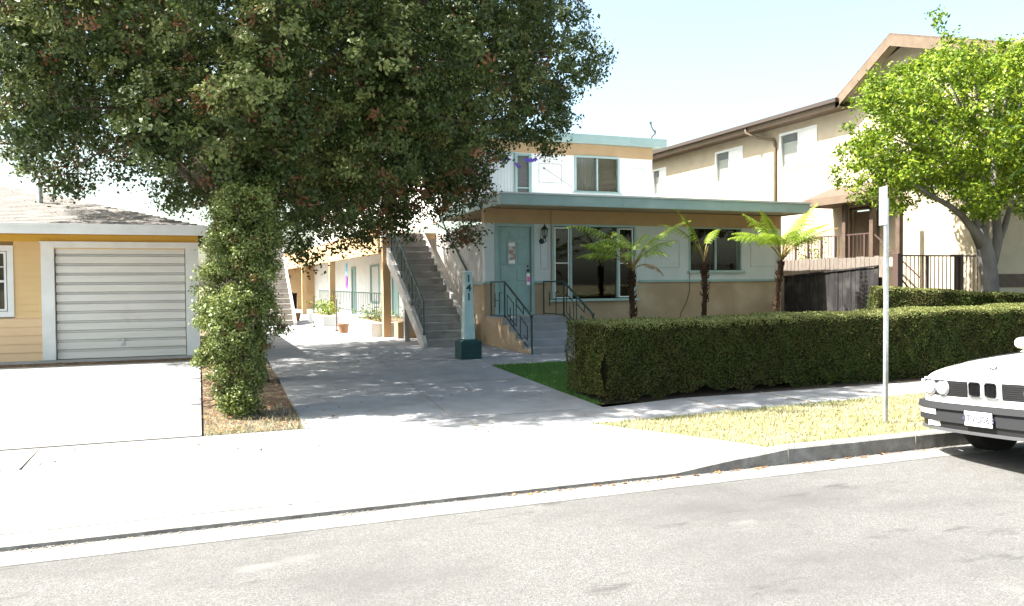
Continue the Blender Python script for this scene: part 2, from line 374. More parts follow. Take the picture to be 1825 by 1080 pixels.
# garage drive, apartment drive and walk
dr = []
o = sheet('garage_driveway', [(8.484, -6.3, 0.0), (13, -6.3, 0.0), (15.9, -6.3, 0.0)], ['concrete', 'joint'], .012, .14)
o = sheet('driveway', [(8.484, 1.0, 4.46), (13, 1.12, 4.66), (14.42, 1.16, 4.70)], ['concrete', 'joint'], .006, .1)
o = sheet('courtyard_paving', [(14.424, 1.16, 6.04), (17, 1.2, 6.04), (50, 1.2, 6.04)], ['concrete', 'joint'], .006, .1)
o = sheet('walkway', [(12.98, 4.665, 9.0), (14.42, 4.705, 9.0)], ['concrete', 'joint'], .007, .1)
b = MB()
for y in (8.484, 11.3, 14.2): b.box(-6.3, 0, y-.006, y+.006, gz(y), gz(y)+.0135)
b.box(-3.1, -3.09, 8.49, 15.9, .1, .16) if 0 else None
for y in (11.2, 14.42, 17.6, 21.0, 25): b.box(1.1, 4.6, y-.006, y+.006, gz(y), gz(y)+.009)
b.bar((2.6, 8.5, .158), (3.05, 14.4, .2415), .012, .004)
b.bar((-2.95, 8.5, .1645), (-2.25, 15.85, .2555), .012, .004)
# long crack across the drive near the lawn
pts = [(3.3, 10.6), (3.5, 10.2), (3.62, 9.9), (3.7, 9.75), (3.86, 9.4), (4.0, 9.1)]
for p, q in zip(pts, pts[1:]): b.bar((p[0], p[1], gz(p[1])+.006), (q[0], q[1], gz(q[1])+.006), .014, .004)
kind(b.build('pavement_joints', 'joint'), 'structure')
o = sheet('soil_strip', [(8.484, 0.004, .995), (13, .004, 1.115), (16.6, .004, 1.16), (48, .004, 1.19)], 'soil', -.02)
o = sheet('gravel_border', [(15.905, -9, -.004), (16.6, -9, -.004)], 'soil', .0)
o = sheet('yard', [(8.74, 4.47, 60), (10, 4.53, 60), (12.975, 4.66, 60)], 'lawnbase', -.005)
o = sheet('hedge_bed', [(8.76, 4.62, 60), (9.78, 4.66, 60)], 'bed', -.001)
o = sheet('flower_bed', [(14.425, 6.05, 60), (17.2, 6.05, 60), (60, 14.4, 60)], 'earth', -.008)
o = sheet('parkway', [(5.905, 4.8, 60), (6.3, 4.62, 60), (6.9, 4.28, 60), (7.6, 3.9, 60), (7.9, 9, 60)], 'drybase', -.004)

# grass
def blades(name, xy, h, mats, label, wd=.006, cat='grass', zoff=0):
    n = len(xy); z = gza(xy[:, 1])-.005+zoff
    c = np.column_stack([xy, z]); a = rng.random(n)*2*np.pi; lean = rng.random((n, 2))-.5
    hh = (h*(.5+rng.random(n)))[:, None]; s = np.column_stack([np.cos(a), np.sin(a), np.zeros(n)])*wd
    top = c+np.column_stack([lean*1.3, np.ones(n)])*hh
    v = np.empty((n, 3, 3)); v[:, 0] = c-s; v[:, 1] = c+s; v[:, 2] = top
    me = bpy.data.meshes.new(name); me.vertices.add(3*n); me.vertices.foreach_set('co', v.reshape(-1))
    me.loops.add(3*n); me.loops.foreach_set('vertex_index', np.arange(3*n, dtype=np.int32))
    me.polygons.add(n); me.polygons.foreach_set('loop_start', np.arange(0, 3*n, 3, dtype=np.int32)); me.polygons.foreach_set('loop_total', np.full(n, 3, dtype=np.int32))
    me.materials.append(mats); me.update(); me.validate()
    o = bpy.data.objects.new(name, me); COL.objects.link(o); kind(o, 'stuff'); tag(o, label, cat); return o
M['dryblade'] = leafmat('dry_grass', [(.35, .325, .25), (.32, .30, .22), (.235, .25, .13), (.40, .37, .30)], .15, .7, .15, big=((.20, .22, .09), 2.6, .5))
M['greenblade'] = leafmat('green_grass', [(.06, .16, .035), (.10, .21, .05), (.06, .13, .03)], .35, .6, .2)
n = 46000; xy = np.column_stack([3.85+rng.random(n)*10.5, 5.9+rng.random(n)*2.3])
lim = np.interp(xy[:, 1], [5.9, 6.3, 6.9, 7.6], [4.8, 4.62, 4.28, 3.88]); up_ = 7.6+.055*np.clip(xy[:, 0]-3.9, 0, None)
xy = xy[(xy[:, 0] > lim-.03*rng.random(n)) & (xy[:, 1] < up_+.02)]
blades('parkway_grass', xy, .028, M['dryblade'], 'dry yellow grass between the kerb and the pavement', .006)
n = 15000; xy = np.column_stack([3.85+rng.random(n)*9, 5.9+rng.random(n)*2.3]); lim = np.interp(xy[:, 1], [5.9, 6.3, 6.9, 7.6], [4.8, 4.62, 4.28, 3.88]); up_ = 7.6+.055*np.clip(xy[:, 0]-3.9, 0, None)
de = np.minimum(np.minimum(xy[:, 0]-lim, up_-xy[:, 1]), xy[:, 1]-5.9+.02); pat = np.sin(xy[:, 0]*2.1+np.sin(xy[:, 1]*3)*1.5)*np.sin(xy[:, 1]*2.7+xy[:, 0]*.8)
k_ = (de > -.02) & (rng.random(n) < np.clip(1.1-de*7, 0, 1)*.8+np.clip(pat-.5, 0, .5)*.5)
blades('edge_grass', xy[k_], .032, leafmat('mid_grass', [(.17, .22, .07), (.23, .26, .09), (.12, .17, .05)], .2, .7, .15), 'greener grass fringe along the edges of the dry parkway', .006)
n = 42000; xy = np.column_stack([4.5+rng.random(n)*3.6, 8.8+rng.random(n)*4.2]); xy = xy[(xy[:, 0] > 4.47+(xy[:, 1]-8.7)*.045) & ((xy[:, 1] > 9.75) | (xy[:, 0] < 4.62))]
blades('lawn_grass', xy, .04, M['greenblade'], 'dark green lawn in shade between the driveway and the hedge', .005)
n = 1300; xy = np.column_stack([.03+rng.random(n)*1.0, 8.5+rng.random(n)**2*1.6]); xy = xy[xy[:, 0] < 1.02]
blades('strip_grass', xy, .05, M['dryblade'], 'sparse dry grass at the front of the soil strip between the driveways', .005, zoff=-.012)

# fallen leaves
M['deadleaf'] = leafmat('dead_leaf', [(.22, .10, .045), (.32, .18, .08), (.14, .07, .035), (.40, .27, .13)], .1, .8, .1)
P = []
def scatter(n, x0, x1, y0, y1, z): 
    for _ in range(n):
        x = random.uniform(x0, x1); y = random.uniform(y0, y1); P.append((x, y, (gz(y) if z is None else z)+.014))
scatter(1500, .02, 1.05, 8.5, 16, None); scatter(110, -3.4, 0, 8.6, 15.9, None); scatter(420, -6, 0, 15.9, 16.55, None)
scatter(260, 1.0, 4.6, 8.5, 17, None); scatter(70, -3, 4, 7.6, 8.4, None); scatter(40, 4.5, 11, 7.8, 8.7, None); scatter(40, 4.8, 8, 6, 7.4, None)
for _ in range(520):
    x = random.gauss(-2.2, 1.5); y = random.uniform(16.1, 19.6)
    if x < .1-(y-15.9)*1.0 and (random.random() < .5 or math.sin(x*2.1+y*1.7) > .2): P.append((x, y, 2.72+.27*(y-15.9)+.045))
for _ in range(60): P.append((random.uniform(2.2, 6.5), random.gauss(5.715, .015), .016))
Ps = [(random.uniform(-2, 7), 5.743-abs(random.gauss(0, .02)), .012) for _ in range(700)]+[(random.uniform(-3.4, 4.5), random.uniform(5.9, 8.4), 0) for _ in range(240)]
Ps = [(x, y, z if z else (gapron(x, y) if y < 7.6 else gz(y))+.008) for x, y, z in Ps]
o = leaf_mesh('gutter_grit', Ps, .022, [M['joint']], up=6); kind(o, 'stuff'); tag(o, 'dark grit and crumbs along the gutter line and over the driveway apron', 'grit')
o = leaf_mesh('leaf_litter', P, .05, [M['deadleaf']], up=6); kind(o, 'stuff'); tag(o, 'brown fallen leaves scattered over the soil strip and driveways', 'leaves')
#@@PART2
# ------------------------------------------------------------------ building helpers
def wall_y(b, x0, x1, z0, z1, y0, y1, holes, mi=0):
    """wall in the plane Y with rectangular holes (hx0,hx1,hz0,hz1)"""
    xs = sorted({x0, x1, *[h[0] for h in holes], *[h[1] for h in holes]}); zs = sorted({z0, z1, *[h[2] for h in holes], *[h[3] for h in holes]})
    xs = [x for x in xs if x0 <= x <= x1]; zs = [z for z in zs if z0 <= z <= z1]
    for xa, xb in zip(xs, xs[1:]):
        run = None
        for za, zb in zip(zs, zs[1:]):
            cx, cz = (xa+xb)/2, (za+zb)/2
            hole = any(h[0] < cx < h[1] and h[2] < cz < h[3] for h in holes)
            if hole:
                if run: b.box(xa, xb, y0, y1, run[0], run[1], mi); run = None
            else: run = (run[0], zb) if run else (za, zb)
        if run: b.box(xa, xb, y0, y1, run[0], run[1], mi)
def wall_x(b, y0, y1, z0, z1, x0, x1, holes, mi=0):
    c = MB(); wall_y(c, y0, y1, z0, z1, 0, 1, holes)
    for (vx, vy, vz) in c.v: b.v.append((x0+(x1-x0)*vy, vx, vz))
    o = len(b.v)-len(c.v); b.f += [tuple(i+o for i in f) for f in c.f]; b.mi += [mi]*len(c.f)
def frame_y(b, x0, x1, z0, z1, y0, y1, t, mi=0):
    b.box(x0, x1, y0, y1, z1-t, z1, mi); b.box(x0, x1, y0, y1, z0, z0+t, mi)
    b.box(x0, x0+t, y0, y1, z0+t, z1-t, mi); b.box(x1-t, x1, y0, y1, z0+t, z1-t, mi)
def frame_x(b, y0, y1, z0, z1, x0, x1, t, mi=0):
    b.box(x0, x1, y0, y1, z1-t, z1, mi); b.box(x0, x1, y0, y1, z0, z0+t, mi)
    b.box(x0, x1, y0, y0+t, z0+t, z1-t, mi); b.box(x0, x1, y1-t, y1, z0+t, z1-t, mi)
def pleats(b, x0, x1, z0, z1, y, amp=.012, n=40):
    xs = [x0+(x1-x0)*i/n for i in range(n+1)]; o = len(b.v)
    for i, x in enumerate(xs):
        yy = y+amp*math.sin(i*1.9)+amp*.5*math.sin(i*.83); b.v += [(x, yy, z0), (x, yy, z1)]
    for i in range(n): b.f.append((o+2*i, o+2*i+2, o+2*i+3, o+2*i+1)); b.mi.append(0)
def part(b, name, mats, parent, label=None, **k):
    o = b.build(name, mats, parent, **k)
    if label: o['label'] = label
    return o

# ------------------------------------------------------------------ garage on the left
G = empty('garage_building', (-4, 16.6, .28), 'low yellow garage with a white slatted door and grey shingle hip roof', 'garage')
GF = 16.6
b = MB()     # lap siding, each course tilted
door = (-2.43, -.245); win = (-4.6, -3.2, 1.18, 2.30)
z = .30; k = 0
while z < 2.60:
    h = .155 if z < 1.05 else .125
    if z+h > 2.6: h = 2.6-z
    mi = 1 if z < 1.0 else 0
    if z > 2.42: mi = 2
    segs = [(-9, -2.64)]
    if z+h > 2.44: segs = [(-9, 0)]
    for xa, xb in segs:
        parts = [(xa, xb)]
        if z+h > 1.1 and z < 2.38 and xa == -9: parts = [(-9, -4.72), (-3.08, xb)]
        for pa, pb in parts:
            b.prism([(GF+.0, z), (GF+.12, z), (GF+.12, z+h), (GF+.018, z+h)], 0, pa, pb, mi)
    z += h
b.box(-9, -.006, GF+.13, 24, .1, 2.6, 0)
part(b, 'wall', ['yellow', 'peachsid', 'yellowdeep'], G)
b = MB(); b.box(-9, -.0, GF-.02, GF+.2, .12, .297); part(b, 'foundation', 'greystucco', G)
b = MB(); b.box(-2.65, -2.44, GF-.03, GF+.02, .3, 2.46); b.box(-.235, 0.0, GF-.03, GF+.02, .3, 2.46)
b.box(-2.44, -.235, GF-.03, GF+.02, 2.345, 2.46); b.box(-2.67, .02, GF-.045, GF-.03, 2.43, 2.46)
b.box(-2.452, -2.44, GF+.02, GF+.1, .3, 2.34); b.box(-.235, -.22, GF+.02, GF+.1, .3, 2.34)
part(b, 'door_frame', 'white', G, bevel=.004)
b = MB(); n = 12; z0, z1 = .31, 2.325; y = GF+.05
prof = [(y+.04, z0)]
hh = (z1-z0)/11.5; zz = z0
prof += [(y, z0)]
for i in range(11):
    zt = zz+hh
    prof += [(y, zt-.05), (y+.045, zt-.046), (y+.05, zt-.012), (y, zt)] if i < 11 else []
    zz = zt
prof += [(y, z1), (y+.04, z1)]
b.prism(prof, 0, -2.425, -.25)
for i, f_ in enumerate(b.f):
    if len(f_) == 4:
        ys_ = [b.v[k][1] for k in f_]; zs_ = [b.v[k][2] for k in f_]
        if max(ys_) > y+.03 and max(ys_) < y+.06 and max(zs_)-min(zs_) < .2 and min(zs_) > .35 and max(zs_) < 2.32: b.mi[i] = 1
d = part(b, 'garage_door', ['gdoor', 'grooveshade'], G, recalc=True)
b = MB(); b.box(-1.36, -1.32, y-.02, y, .55, .68); b.box(-1.38, -1.30, y-.006, y, .52, .56); part(b, 'handle', 'steel', d)
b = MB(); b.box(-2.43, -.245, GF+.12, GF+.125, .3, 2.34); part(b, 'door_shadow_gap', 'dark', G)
b = MB(); frame_y(b, -4.72, -3.08, 1.10, 2.38, GF-.02, GF+.05, .1); f = part(b, 'window', 'white', G, bevel=.004)
b = MB(); frame_y(b, -4.6, -3.2, 1.21, 2.27, GF+.02, GF+.05, .035); b.box(-4.56, -3.24, GF+.018, GF+.048, 1.72, 1.76)
b.box(-3.9, -3.88, GF+.02, GF+.045, 1.24, 2.24); b.box(-4.56, -3.24, GF+.022, GF+.045, 1.99, 2.005); part(b, 'sash', 'white', f)
b = MB(); b.box(-4.6, -3.2, GF+.05, GF+.055, 1.2, 2.28); part(b, 'pane', 'glass', f)
b = MB(); pleats(b, -4.6, -3.2, 1.2, 2.28, GF+.1); part(b, 'curtain', 'curtain', f)
b = MB()       # hip roof: eaves and slopes
ex0, ex1, ey0, ey1, ez = -9.4, .12, 15.9, 23.9, 2.72
ry = 19.85; rz = ez+.27*(ry-ey0); rx = ex1-(ry-ey0)
b.add([(ex0, ey0, ez), (ex1, ey0, ez), (rx, ry, rz), (ex0, ry, rz), (ex1, ey1, ez), (ex0, ey1, ez)], [(0, 1, 2, 3), (1, 4, 2), (4, 5, 3, 2)])
o = [(ex0, ey0, ez-.02), (ex1, ey0, ez-.02), (ex1, ey1, ez-.02), (ex0, ey1, ez-.02)]; b.add(o, [(0, 1, 2, 3)])
for i in range(30):                                     # shingle courses
    t = i/30; yy = ey0+t*(ry-ey0); z_ = ez+.27*(yy-ey0); x1_ = ex1-t*(ry-ey0)
    b.prism([(yy-.005, z_), (yy+.125, z_+.036), (yy-.005, z_+.008)], 0, ex0, x1_)
rf = part(b, 'roof', 'shingle', G)
b = MB(); b.box(ex0, ex1+.02, ey0-.022, ey0, 2.555, 2.735); b.box(ex1, ex1+.02, ey0, ey1, 2.555, 2.735)
b.box(ex0, ex1+.04, ey0-.04, ey0-.022, 2.69, 2.74); part(b, 'fascia', 'white', rf, bevel=.003)
b = MB(); b.box(ex0, ex1, ey0, GF+.02, 2.60, 2.615); part(b, 'soffit', 'yellow', rf)
b = MB(); b.lathe([(.055, 3.25), (.055, 3.58), (.075, 3.6), (.075, 3.64), (.02, 3.66)], (-2.85, 17.9, 0), 14); part(b, 'vent_pipe', 'steel', rf, smooth=False)

# ------------------------------------------------------------------ apartment building
A = empty('apartment_building', (10.2, 17.2, .25), 'two-storey flat-roofed apartment house with teal roof edges, teal front door and white and tan walls', 'apartment house')
WY = 17.2; XL = 6.05; XR = 14.35
DW = (6.32, 7.22, .90, 2.96); BW = (7.74, 9.93, 1.22, 2.98); RW = (11.5, 13.06, 1.90, 2.98)
b = MB()
wall_y(b, XL, XR, .2, 1.645, WY, WY+.18, [DW, BW, RW]); part(b, 'wall_base', 'peach', A)
b = MB(); wall_y(b, XL, XR, 1.645, 3.0, WY-.012, WY+.18, [DW, BW, RW]); part(b, 'wall_panel', 'white2', A)
b = MB(); b.box(XL, XR, WY-.004, WY+.18, 3.0, 3.335); part(b, 'wall_band', 'peachdk', A)
b = MB()     # side wall facing the stair and courtyard
side = [(21.3, 22.7, 1.0, 2.35), (25.6, 26.6, .3, 2.35), (28.6, 30.2, .9, 2.35), (33.2, 34.2, .3, 2.35)]
wall_x(b, WY+.18, 24.2, .2, 3.0, XL, XL+.18, side); part(b, 'side_wall', 'greystucco', A)
b = MB(); wall_x(b, 24.2, 46, .2, 3.0, XL, XL+.18, side); part(b, 'court_wall', 'white', A)
b = MB(); b.box(XR-.18, XR, WY+.18, 20.4, .2, 3.335); part(b, 'end_wall', 'peach', A)
b = MB(); b.box(XL-.012, XL, WY+.002, 18.5, .2, 1.6); part(b, 'side_dado', 'peach', A)
b = MB(); b.box(XL-.02, 7.72, WY-.035, WY-.012, 1.64, 1.69) if 0 else None
for xa, xb in ((XL-.02, DW[0]-.04), (DW[1]+.06, BW[0]-.11), (BW[1]+.11, XR)):
    b = MB(); b.box(xa, xb, WY-.04, WY-.012, 1.625, 1.68); part(b, 'belt_moulding', 'teal', A)
b = MB(); b.box(XL-.035, XL-.0125, WY-.01, 18.5, 1.605, 1.65); part(b, 'belt_moulding', 'teal', A)
b = MB()     # inset panel mouldings
def pm(x0, x1, z0, z1, y=WY-.012, t=.012):
    b = MB(); frame_y(b, x0, x1, z0, z1, y-.008, y, t); part(b, 'panel_moulding', 'greystucco', A)
pm(7.42, 7.62, 1.95, 2.75); pm(10.22, 11.2, 1.98, 2.66); pm(13.36, 14.18, 2.0, 2.68); pm(8.86, 9.56, 4.42, 4.96, 20.6); pm(11.64, 12.22, 4.42, 4.95, 20.6)
# interior rooms so the panes look into something
b = MB(); b.box(XL+.18, XR-.18, WY+1.5, WY+1.55, .9, 3.0); b.box(XL+.2, XR-.2, WY+.19, WY+1.5, .86, .9); b.box(XL+.2, XR-.2, WY+.19, WY+1.5, 3.0, 3.04)
b.box(7.3, 7.34, WY+.19, WY+1.5, .9, 3.0); b.box(10.8, 10.84, WY+.19, WY+1.5, .9, 3.0); part(b, 'room', mat('room', (.022, .02, .018), .9, .1), A)
# front door
b = MB(); b.box(6.36, 7.18, WY+.05, WY+.09, .92, 2.94, 0)
def raised(x0, x1, z0, z1): b.prism([(WY+.05, z0), (WY+.05, z1), (WY+.038, z1-.02), (WY+.038, z0+.02)], 0, x0, x1)
for xa in (6.45, 6.85):
    raised(xa, xa+.24, 1.05, 1.62); raised(xa, xa+.24, 1.68, 1.98)
raised(6.45, 6.58, 2.06, 2.58); raised(6.88, 7.09, 2.06, 2.58)
for xa in (6.45, 6.67, 6.89): raised(xa, xa+.19, 2.66, 2.84)
D = part(b, 'door', 'teal', A, bevel=.002)
b = MB(); frame_y(b, 6.61, 6.84, 2.04, 2.62, WY+.026, WY+.05, .03); part(b, 'light_frame', 'teal', D)
b = MB(); b.box(6.64, 6.81, WY+.040, WY+.046, 2.07, 2.59); part(b, 'light', mat('leaded_light', (.30, .19, .16), .3, .5, (.5, .48, .45), 14, lo=.45, hi=.55), D)
for zz_ in (2.12, 2.52):
    b = MB(); b.box(6.65, 6.8, WY+.034, WY+.040, zz_-.04, zz_+.04); part(b, 'light_ornament', 'white', D)
b = MB(); b.lathe([(.012, 0), (.028, .005), (.03, .03), (.02, .05)], (0, 0, 0), 12, axis='y')
for i in range(len(b.v)): b.v[i] = (b.v[i][0]+7.12, WY+.05-b.v[i][1], b.v[i][2]+1.92)
part(b, 'knob', 'blackiron', D, smooth=True)
b = MB(); b.lathe([(.022, -.0), (.022, .012)], (7.12, WY+.036, 2.02), 12, axis='y'); part(b, 'deadbolt', 'blackiron', D, smooth=True)
b = MB(); frame_y(b, DW[0]-.035, DW[1]+.045, .88, 3.0, WY-.03, WY+.06, .075); b.box(DW[0], DW[1], WY-.06, WY+.09, .88, .92); part(b, 'door_frame', 'teal', A, bevel=.003)
# large window
b = MB(); frame_y(b, BW[0]-.03, BW[1]+.03, BW[2]-.03, BW[3]+.03, WY-.04, WY+.06, .055)
for xm in (8.20, 9.46): b.box(xm-.028, xm+.028, WY-.035, WY+.06, BW[2]+.045, BW[3]-.045)
b.box(BW[0]-.1, BW[1]+.1, WY-.09, WY-.04, BW[2]-.035, BW[2]+.015); W = part(b, 'picture_window', 'tealpale', A, bevel=.003)
b = MB(); b.box(7.78, 9.89, WY+.02, WY+.026, 1.26, 2.94); part(b, 'pane', 'glass', W)
for xa, xb in ((7.785, 8.165), (9.495, 9.885)):
    b = MB(); frame_y(b, xa, xb, 1.265, 2.935, WY-.005, WY+.015, .028); b.box(xa+.028, xb-.028, WY-.004, WY+.014, 2.08, 2.105); part(b, 'sash', 'white', W)
for xa, xb in ((7.8, 8.2), (9.45, 9.9)):
    b = MB(); pleats(b, xa, xb, 1.2, 3, WY+.3); part(b, 'curtain', mat('dark_curtain', (.02, .019, .018), .95), W)
# right window
b = MB(); frame_y(b, RW[0]-.02, RW[1]+.02, RW[2]-.02, RW[3]+.02, WY-.035, WY+.06, .036)
b.box(12.26, 12.30, WY-.03, WY+.05, RW[2]+.03, RW[3]-.03); b.box(RW[0]-.07, RW[1]+.09, WY-.09, WY-.035, RW[2]-.05, RW[2]); W = part(b, 'window', 'tealpale', A, bevel=.003)
b = MB(); b.box(RW[0], RW[1], WY+.02, WY+.026, RW[2], RW[3]); part(b, 'pane', 'glass', W)
b = MB(); pleats(b, RW[0], RW[1], RW[2], RW[3], WY+.22, n=60); part(b, 'curtain', mat('brown_curtain', (.03, .025, .02), .95), W)
# canopy and flat lower roof
b = MB(); b.box(XL+.0, XR-.02, 16.13, 20.6, 3.36, 3.54); LR = part(b, 'canopy_roof', 'soffit', A)
b = MB()
xs_ = [XL-.02, 9.0, 11.7, XR-.02]
for xa, xb in zip(xs_, xs_[1:]): b.box(xa+.002, xb-.002, 16.10, 16.13, 3.325, 3.55)
b.box(XL-.02, XL, 16.13, 20.9, 3.325, 3.55); b.box(XR-.02, XR, 16.13, 20.6, 3.325, 3.55); part(b, 'fascia', 'tealf', LR, bevel=.003)
b = MB(); b.box(XL-.035, XR+.02, 16.075, 20.6, 3.552, 3.592); part(b, 'roof_edge', mat('pale_metal_flashing', (.50, .53, .55), .6), LR)
b = MB(); b.box(XL+.02, XR-.05, 16.3, 16.42, 3.335, 3.358); part(b, 'soffit_board', 'soffit', LR)
# upper storey
UY = 20.6
b = MB(); UW = (10.0, 11.36, 4.22, 5.20); 
wall_y(b, XL, 12.5, 3.3, 5.22, UY, UY+.15, [UW, (7.2, 8.62, 3.58, 5.2)]); b.box(12.35, 12.5, UY+.15, 34, 3.3, 5.22); b.box(XL, XL+.15, UY+.15, 46, 3.3, 5.22)
part(b, 'upper_wall', 'white', A)
b = MB(); b.box(XL, 12.51, UY-.012, 34, 5.22, 5.56); part(b, 'upper_band', 'peachdk', A)
b = MB(); b.box(XL-.3, 12.78, UY-.3, 34, 5.57, 5.77); RT = part(b, 'upper_roof', 'tealf', A)
b = MB()
for xa, xb in ((XL-.32, 9.4), (9.404, 11.6), (11.604, 12.8)): b.box(xa, xb, UY-.325, UY-.3, 5.555, 5.785)
b.box(12.78, 12.805, UY-.3, 34, 5.555, 5.785); part(b, 'fascia', 'tealf', RT, bevel=.003)
b = MB()       # vertical siding with the screened opening
x = 7.22
while x < 8.14: b.box(x, x+.085, UY+.04, UY+.055, 3.55, 5.19); x += .09
b.box(7.2, 8.16, UY+.055, UY+.06, 3.55, 5.2); part(b, 'board_siding', 'white2', A)
b = MB(); b.box(8.15, 8.22, UY-.02, UY+.1, 3.55, 5.2); b.box(8.56, 8.64, UY-.02, UY+.1, 3.55, 5.2); b.box(8.22, 8.56, UY-.01, UY+.04, 4.24, 4.275); b.box(8.22, 8.56, UY-.01, UY+.04, 5.14, 5.2)
b.box(7.19, 8.15, UY-.02, UY+.02, 5.19, 5.23); W = part(b, 'screen_frame', 'teal', A)
b = MB(); b.box(8.22, 8.56, UY+.045, UY+.05, 3.55, 5.14); part(b, 'screen', 'screen', W)
b = MB(); frame_y(b, UW[0]-.04, UW[1]+.04, UW[2]-.04, UW[3]+.04, UY-.03, UY+.06, .055); b.box(10.655, 10.70, UY-.025, UY+.05, UW[2]+.03, UW[3]-.03)
b.box(UW[0]-.1, UW[1]+.1, UY-.09, UY-.03, UW[2]-.06, UW[2]-.03); W = part(b, 'upper_window', 'tealpale', A, bevel=.003)
b = MB(); b.box(UW[0], UW[1], UY+.03, UY+.035, UW[2], UW[3]); part(b, 'pane', 'glass', W)
b = MB(); pleats(b, UW[0], 10.68, UW[2], UW[3], UY+.08, .006, 44); part(b, 'curtain', mat('grey_curtain', (.26, .25, .235), .95), W)
b = MB()
z = UW[2]
while z < UW[3]: b.box(10.7, UW[1]-.02, UY+.07, UY+.09, z, z+.02); z += .035
part(b, 'blind', mat('tan_blind', (.24, .215, .195), .9), W)
b = MB(); b.tube([(9.0, UY-.02, 4.85), (9.05, UY-.02, 4.8), (9.9, UY-.015, 4.32)], .004, 5); b.box(9.0, 9.04, UY-.03, UY, 4.80, 4.84)
part(b, 'wire', 'browniron', A)
b = MB(); b.tube([(11.50, WY-.03, 1.86), (11.49, WY-.03, 1.7), (11.5, WY-.02, 1.4), (11.4, WY-.02, 1.1), (11.24, WY-.02, .85), (11.1, WY-.03, .3)], .008, 5); part(b, 'cable', 'brown', A)
b = MB(); b.tube([(7.70, WY-.03, 3.33), (7.69, WY-.03, 2.6), (7.69, WY-.03, 1.7)], .011, 6); part(b, 'conduit', 'peach', A)
# porch lantern
b = MB(); lx, ly, lz = 7.47, WY-.16, 2.78
b.lathe([(.045, -.13), (.03, -.10), (.055, -.08), (.06, -.07)], (lx, ly, lz), 6); b.lathe([(.085, .08), (.09, .09), (.05, .14), (.018, .17), (.02, .19), (.004, .22)], (lx, ly, lz), 6)
for k_ in range(6):
    a = math.pi*k_/3; b.bar((lx+.055*math.cos(a), ly+.055*math.sin(a), lz-.075), (lx+.08*math.cos(a), ly+.08*math.sin(a), lz+.085), .008)
b.lathe([(.06, 0), (.065, .01), (.05, .03)], (0, 0, 0), 12, axis='y')
nn = 36
for i in range(len(b.v)-nn, len(b.v)): b.v[i] = (b.v[i][0]+lx-.02, WY-.012-b.v[i][1], b.v[i][2]+2.60)
b.tube([(lx-.02, WY-.03, 2.60), (lx-.01, WY-.13, 2.56), (lx+.02, WY-.2, 2.60), (lx+.01, WY-.18, 2.65), (lx, ly, lz-.12)], .011, 6)
L_ = part(b, 'lantern', 'tealdark', A)
b = MB(); b.lathe([(.05, -.07), (.074, .08)], (lx, ly, lz), 6); part(b, 'lantern_glass', 'glass', L_)
# courtyard side: balcony beam, walkway deck, doors, windows
b = MB(); b.box(4.45, 4.6, 21.2, 46, 2.45, 3.15); b.box(4.6, XL, 21.15, 46, 2.86, 3.0); part(b, 'balcony', 'orange', A)
b = MB(); b.box(3.3, XL, 46, 46.2, 1.15, 3.4); b.box(5.1, XL, 45.98, 46.2, .2, 1.15); b.box(3.3, 3.85, 45.98, 46.2, .2, 1.15); part(b, 'end_wall', 'orange', A)
b = MB(); b.box(3.3, 5.2, 46.6, 46.7, .2, 1.3); part(b, 'passage', 'dark', A)
b = MB(); b.box(4.3, 4.75, 45.9, 45.96, 2.0, 2.12); part(b, 'vent', 'brown', A)
for y in (20.55, 29.6, 38): 
    b = MB(); b.box(4.42, 4.62, y-.1, y+.1, .2, 2.45) if y > 21 else b.box(4.42, 4.62, y-.1, y+.1, .2, 2.86); part(b, 'post', 'orange', A)
b = MB(); b.box(4.55, 4.67, 18.7, 18.82, .2, 1.24); part(b, 'stair_post', 'greystucco', A)
for (ya, yb_, za, zb) in side:
    b = MB(); frame_x(b, ya, yb_, za, zb, XL-.03, XL+.06, .09); W = part(b, 'court_door' if za < .5 else 'court_window', 'teal', A)
    b = MB(); b.box(XL+.02, XL+.03, ya+.05, yb_-.05, za+.05, zb-.05); part(b, 'pane', 'blind' if za > .5 else 'teal', W)
b = MB(); b.box(XL-.1, XL, 27.3, 27.4, 2.05, 2.2); b.box(XL-.13, XL-.04, 27.28, 27.42, 2.1, 2.3); part(b, 'court_lamp', 'blackiron', A)

b = MB(); b.bar((4.52, 20.8, 1.38), (4.52, 33, 1.38), .03); b.bar((4.52, 20.8, .80), (4.52, 33, .80), .02)
y = 20.9
while y < 33: b.bar((4.52, y, .80), (4.52, y, 1.38), .012); y += .3
part(b, 'court_railing', 'tealdark', A)

# door hanger left on the knob
b = MB(); b.box(7.075, 7.165, WY+.005, WY+.009, 1.58, 1.86, 0); b.box(7.085, 7.155, WY+.0, WY+.005, 1.66, 1.78, 1)
tag(b.build('door_hanger', ['paper', 'pink']), 'pink and white paper hanger dangling from the knob of the teal front door', 'door hanger')

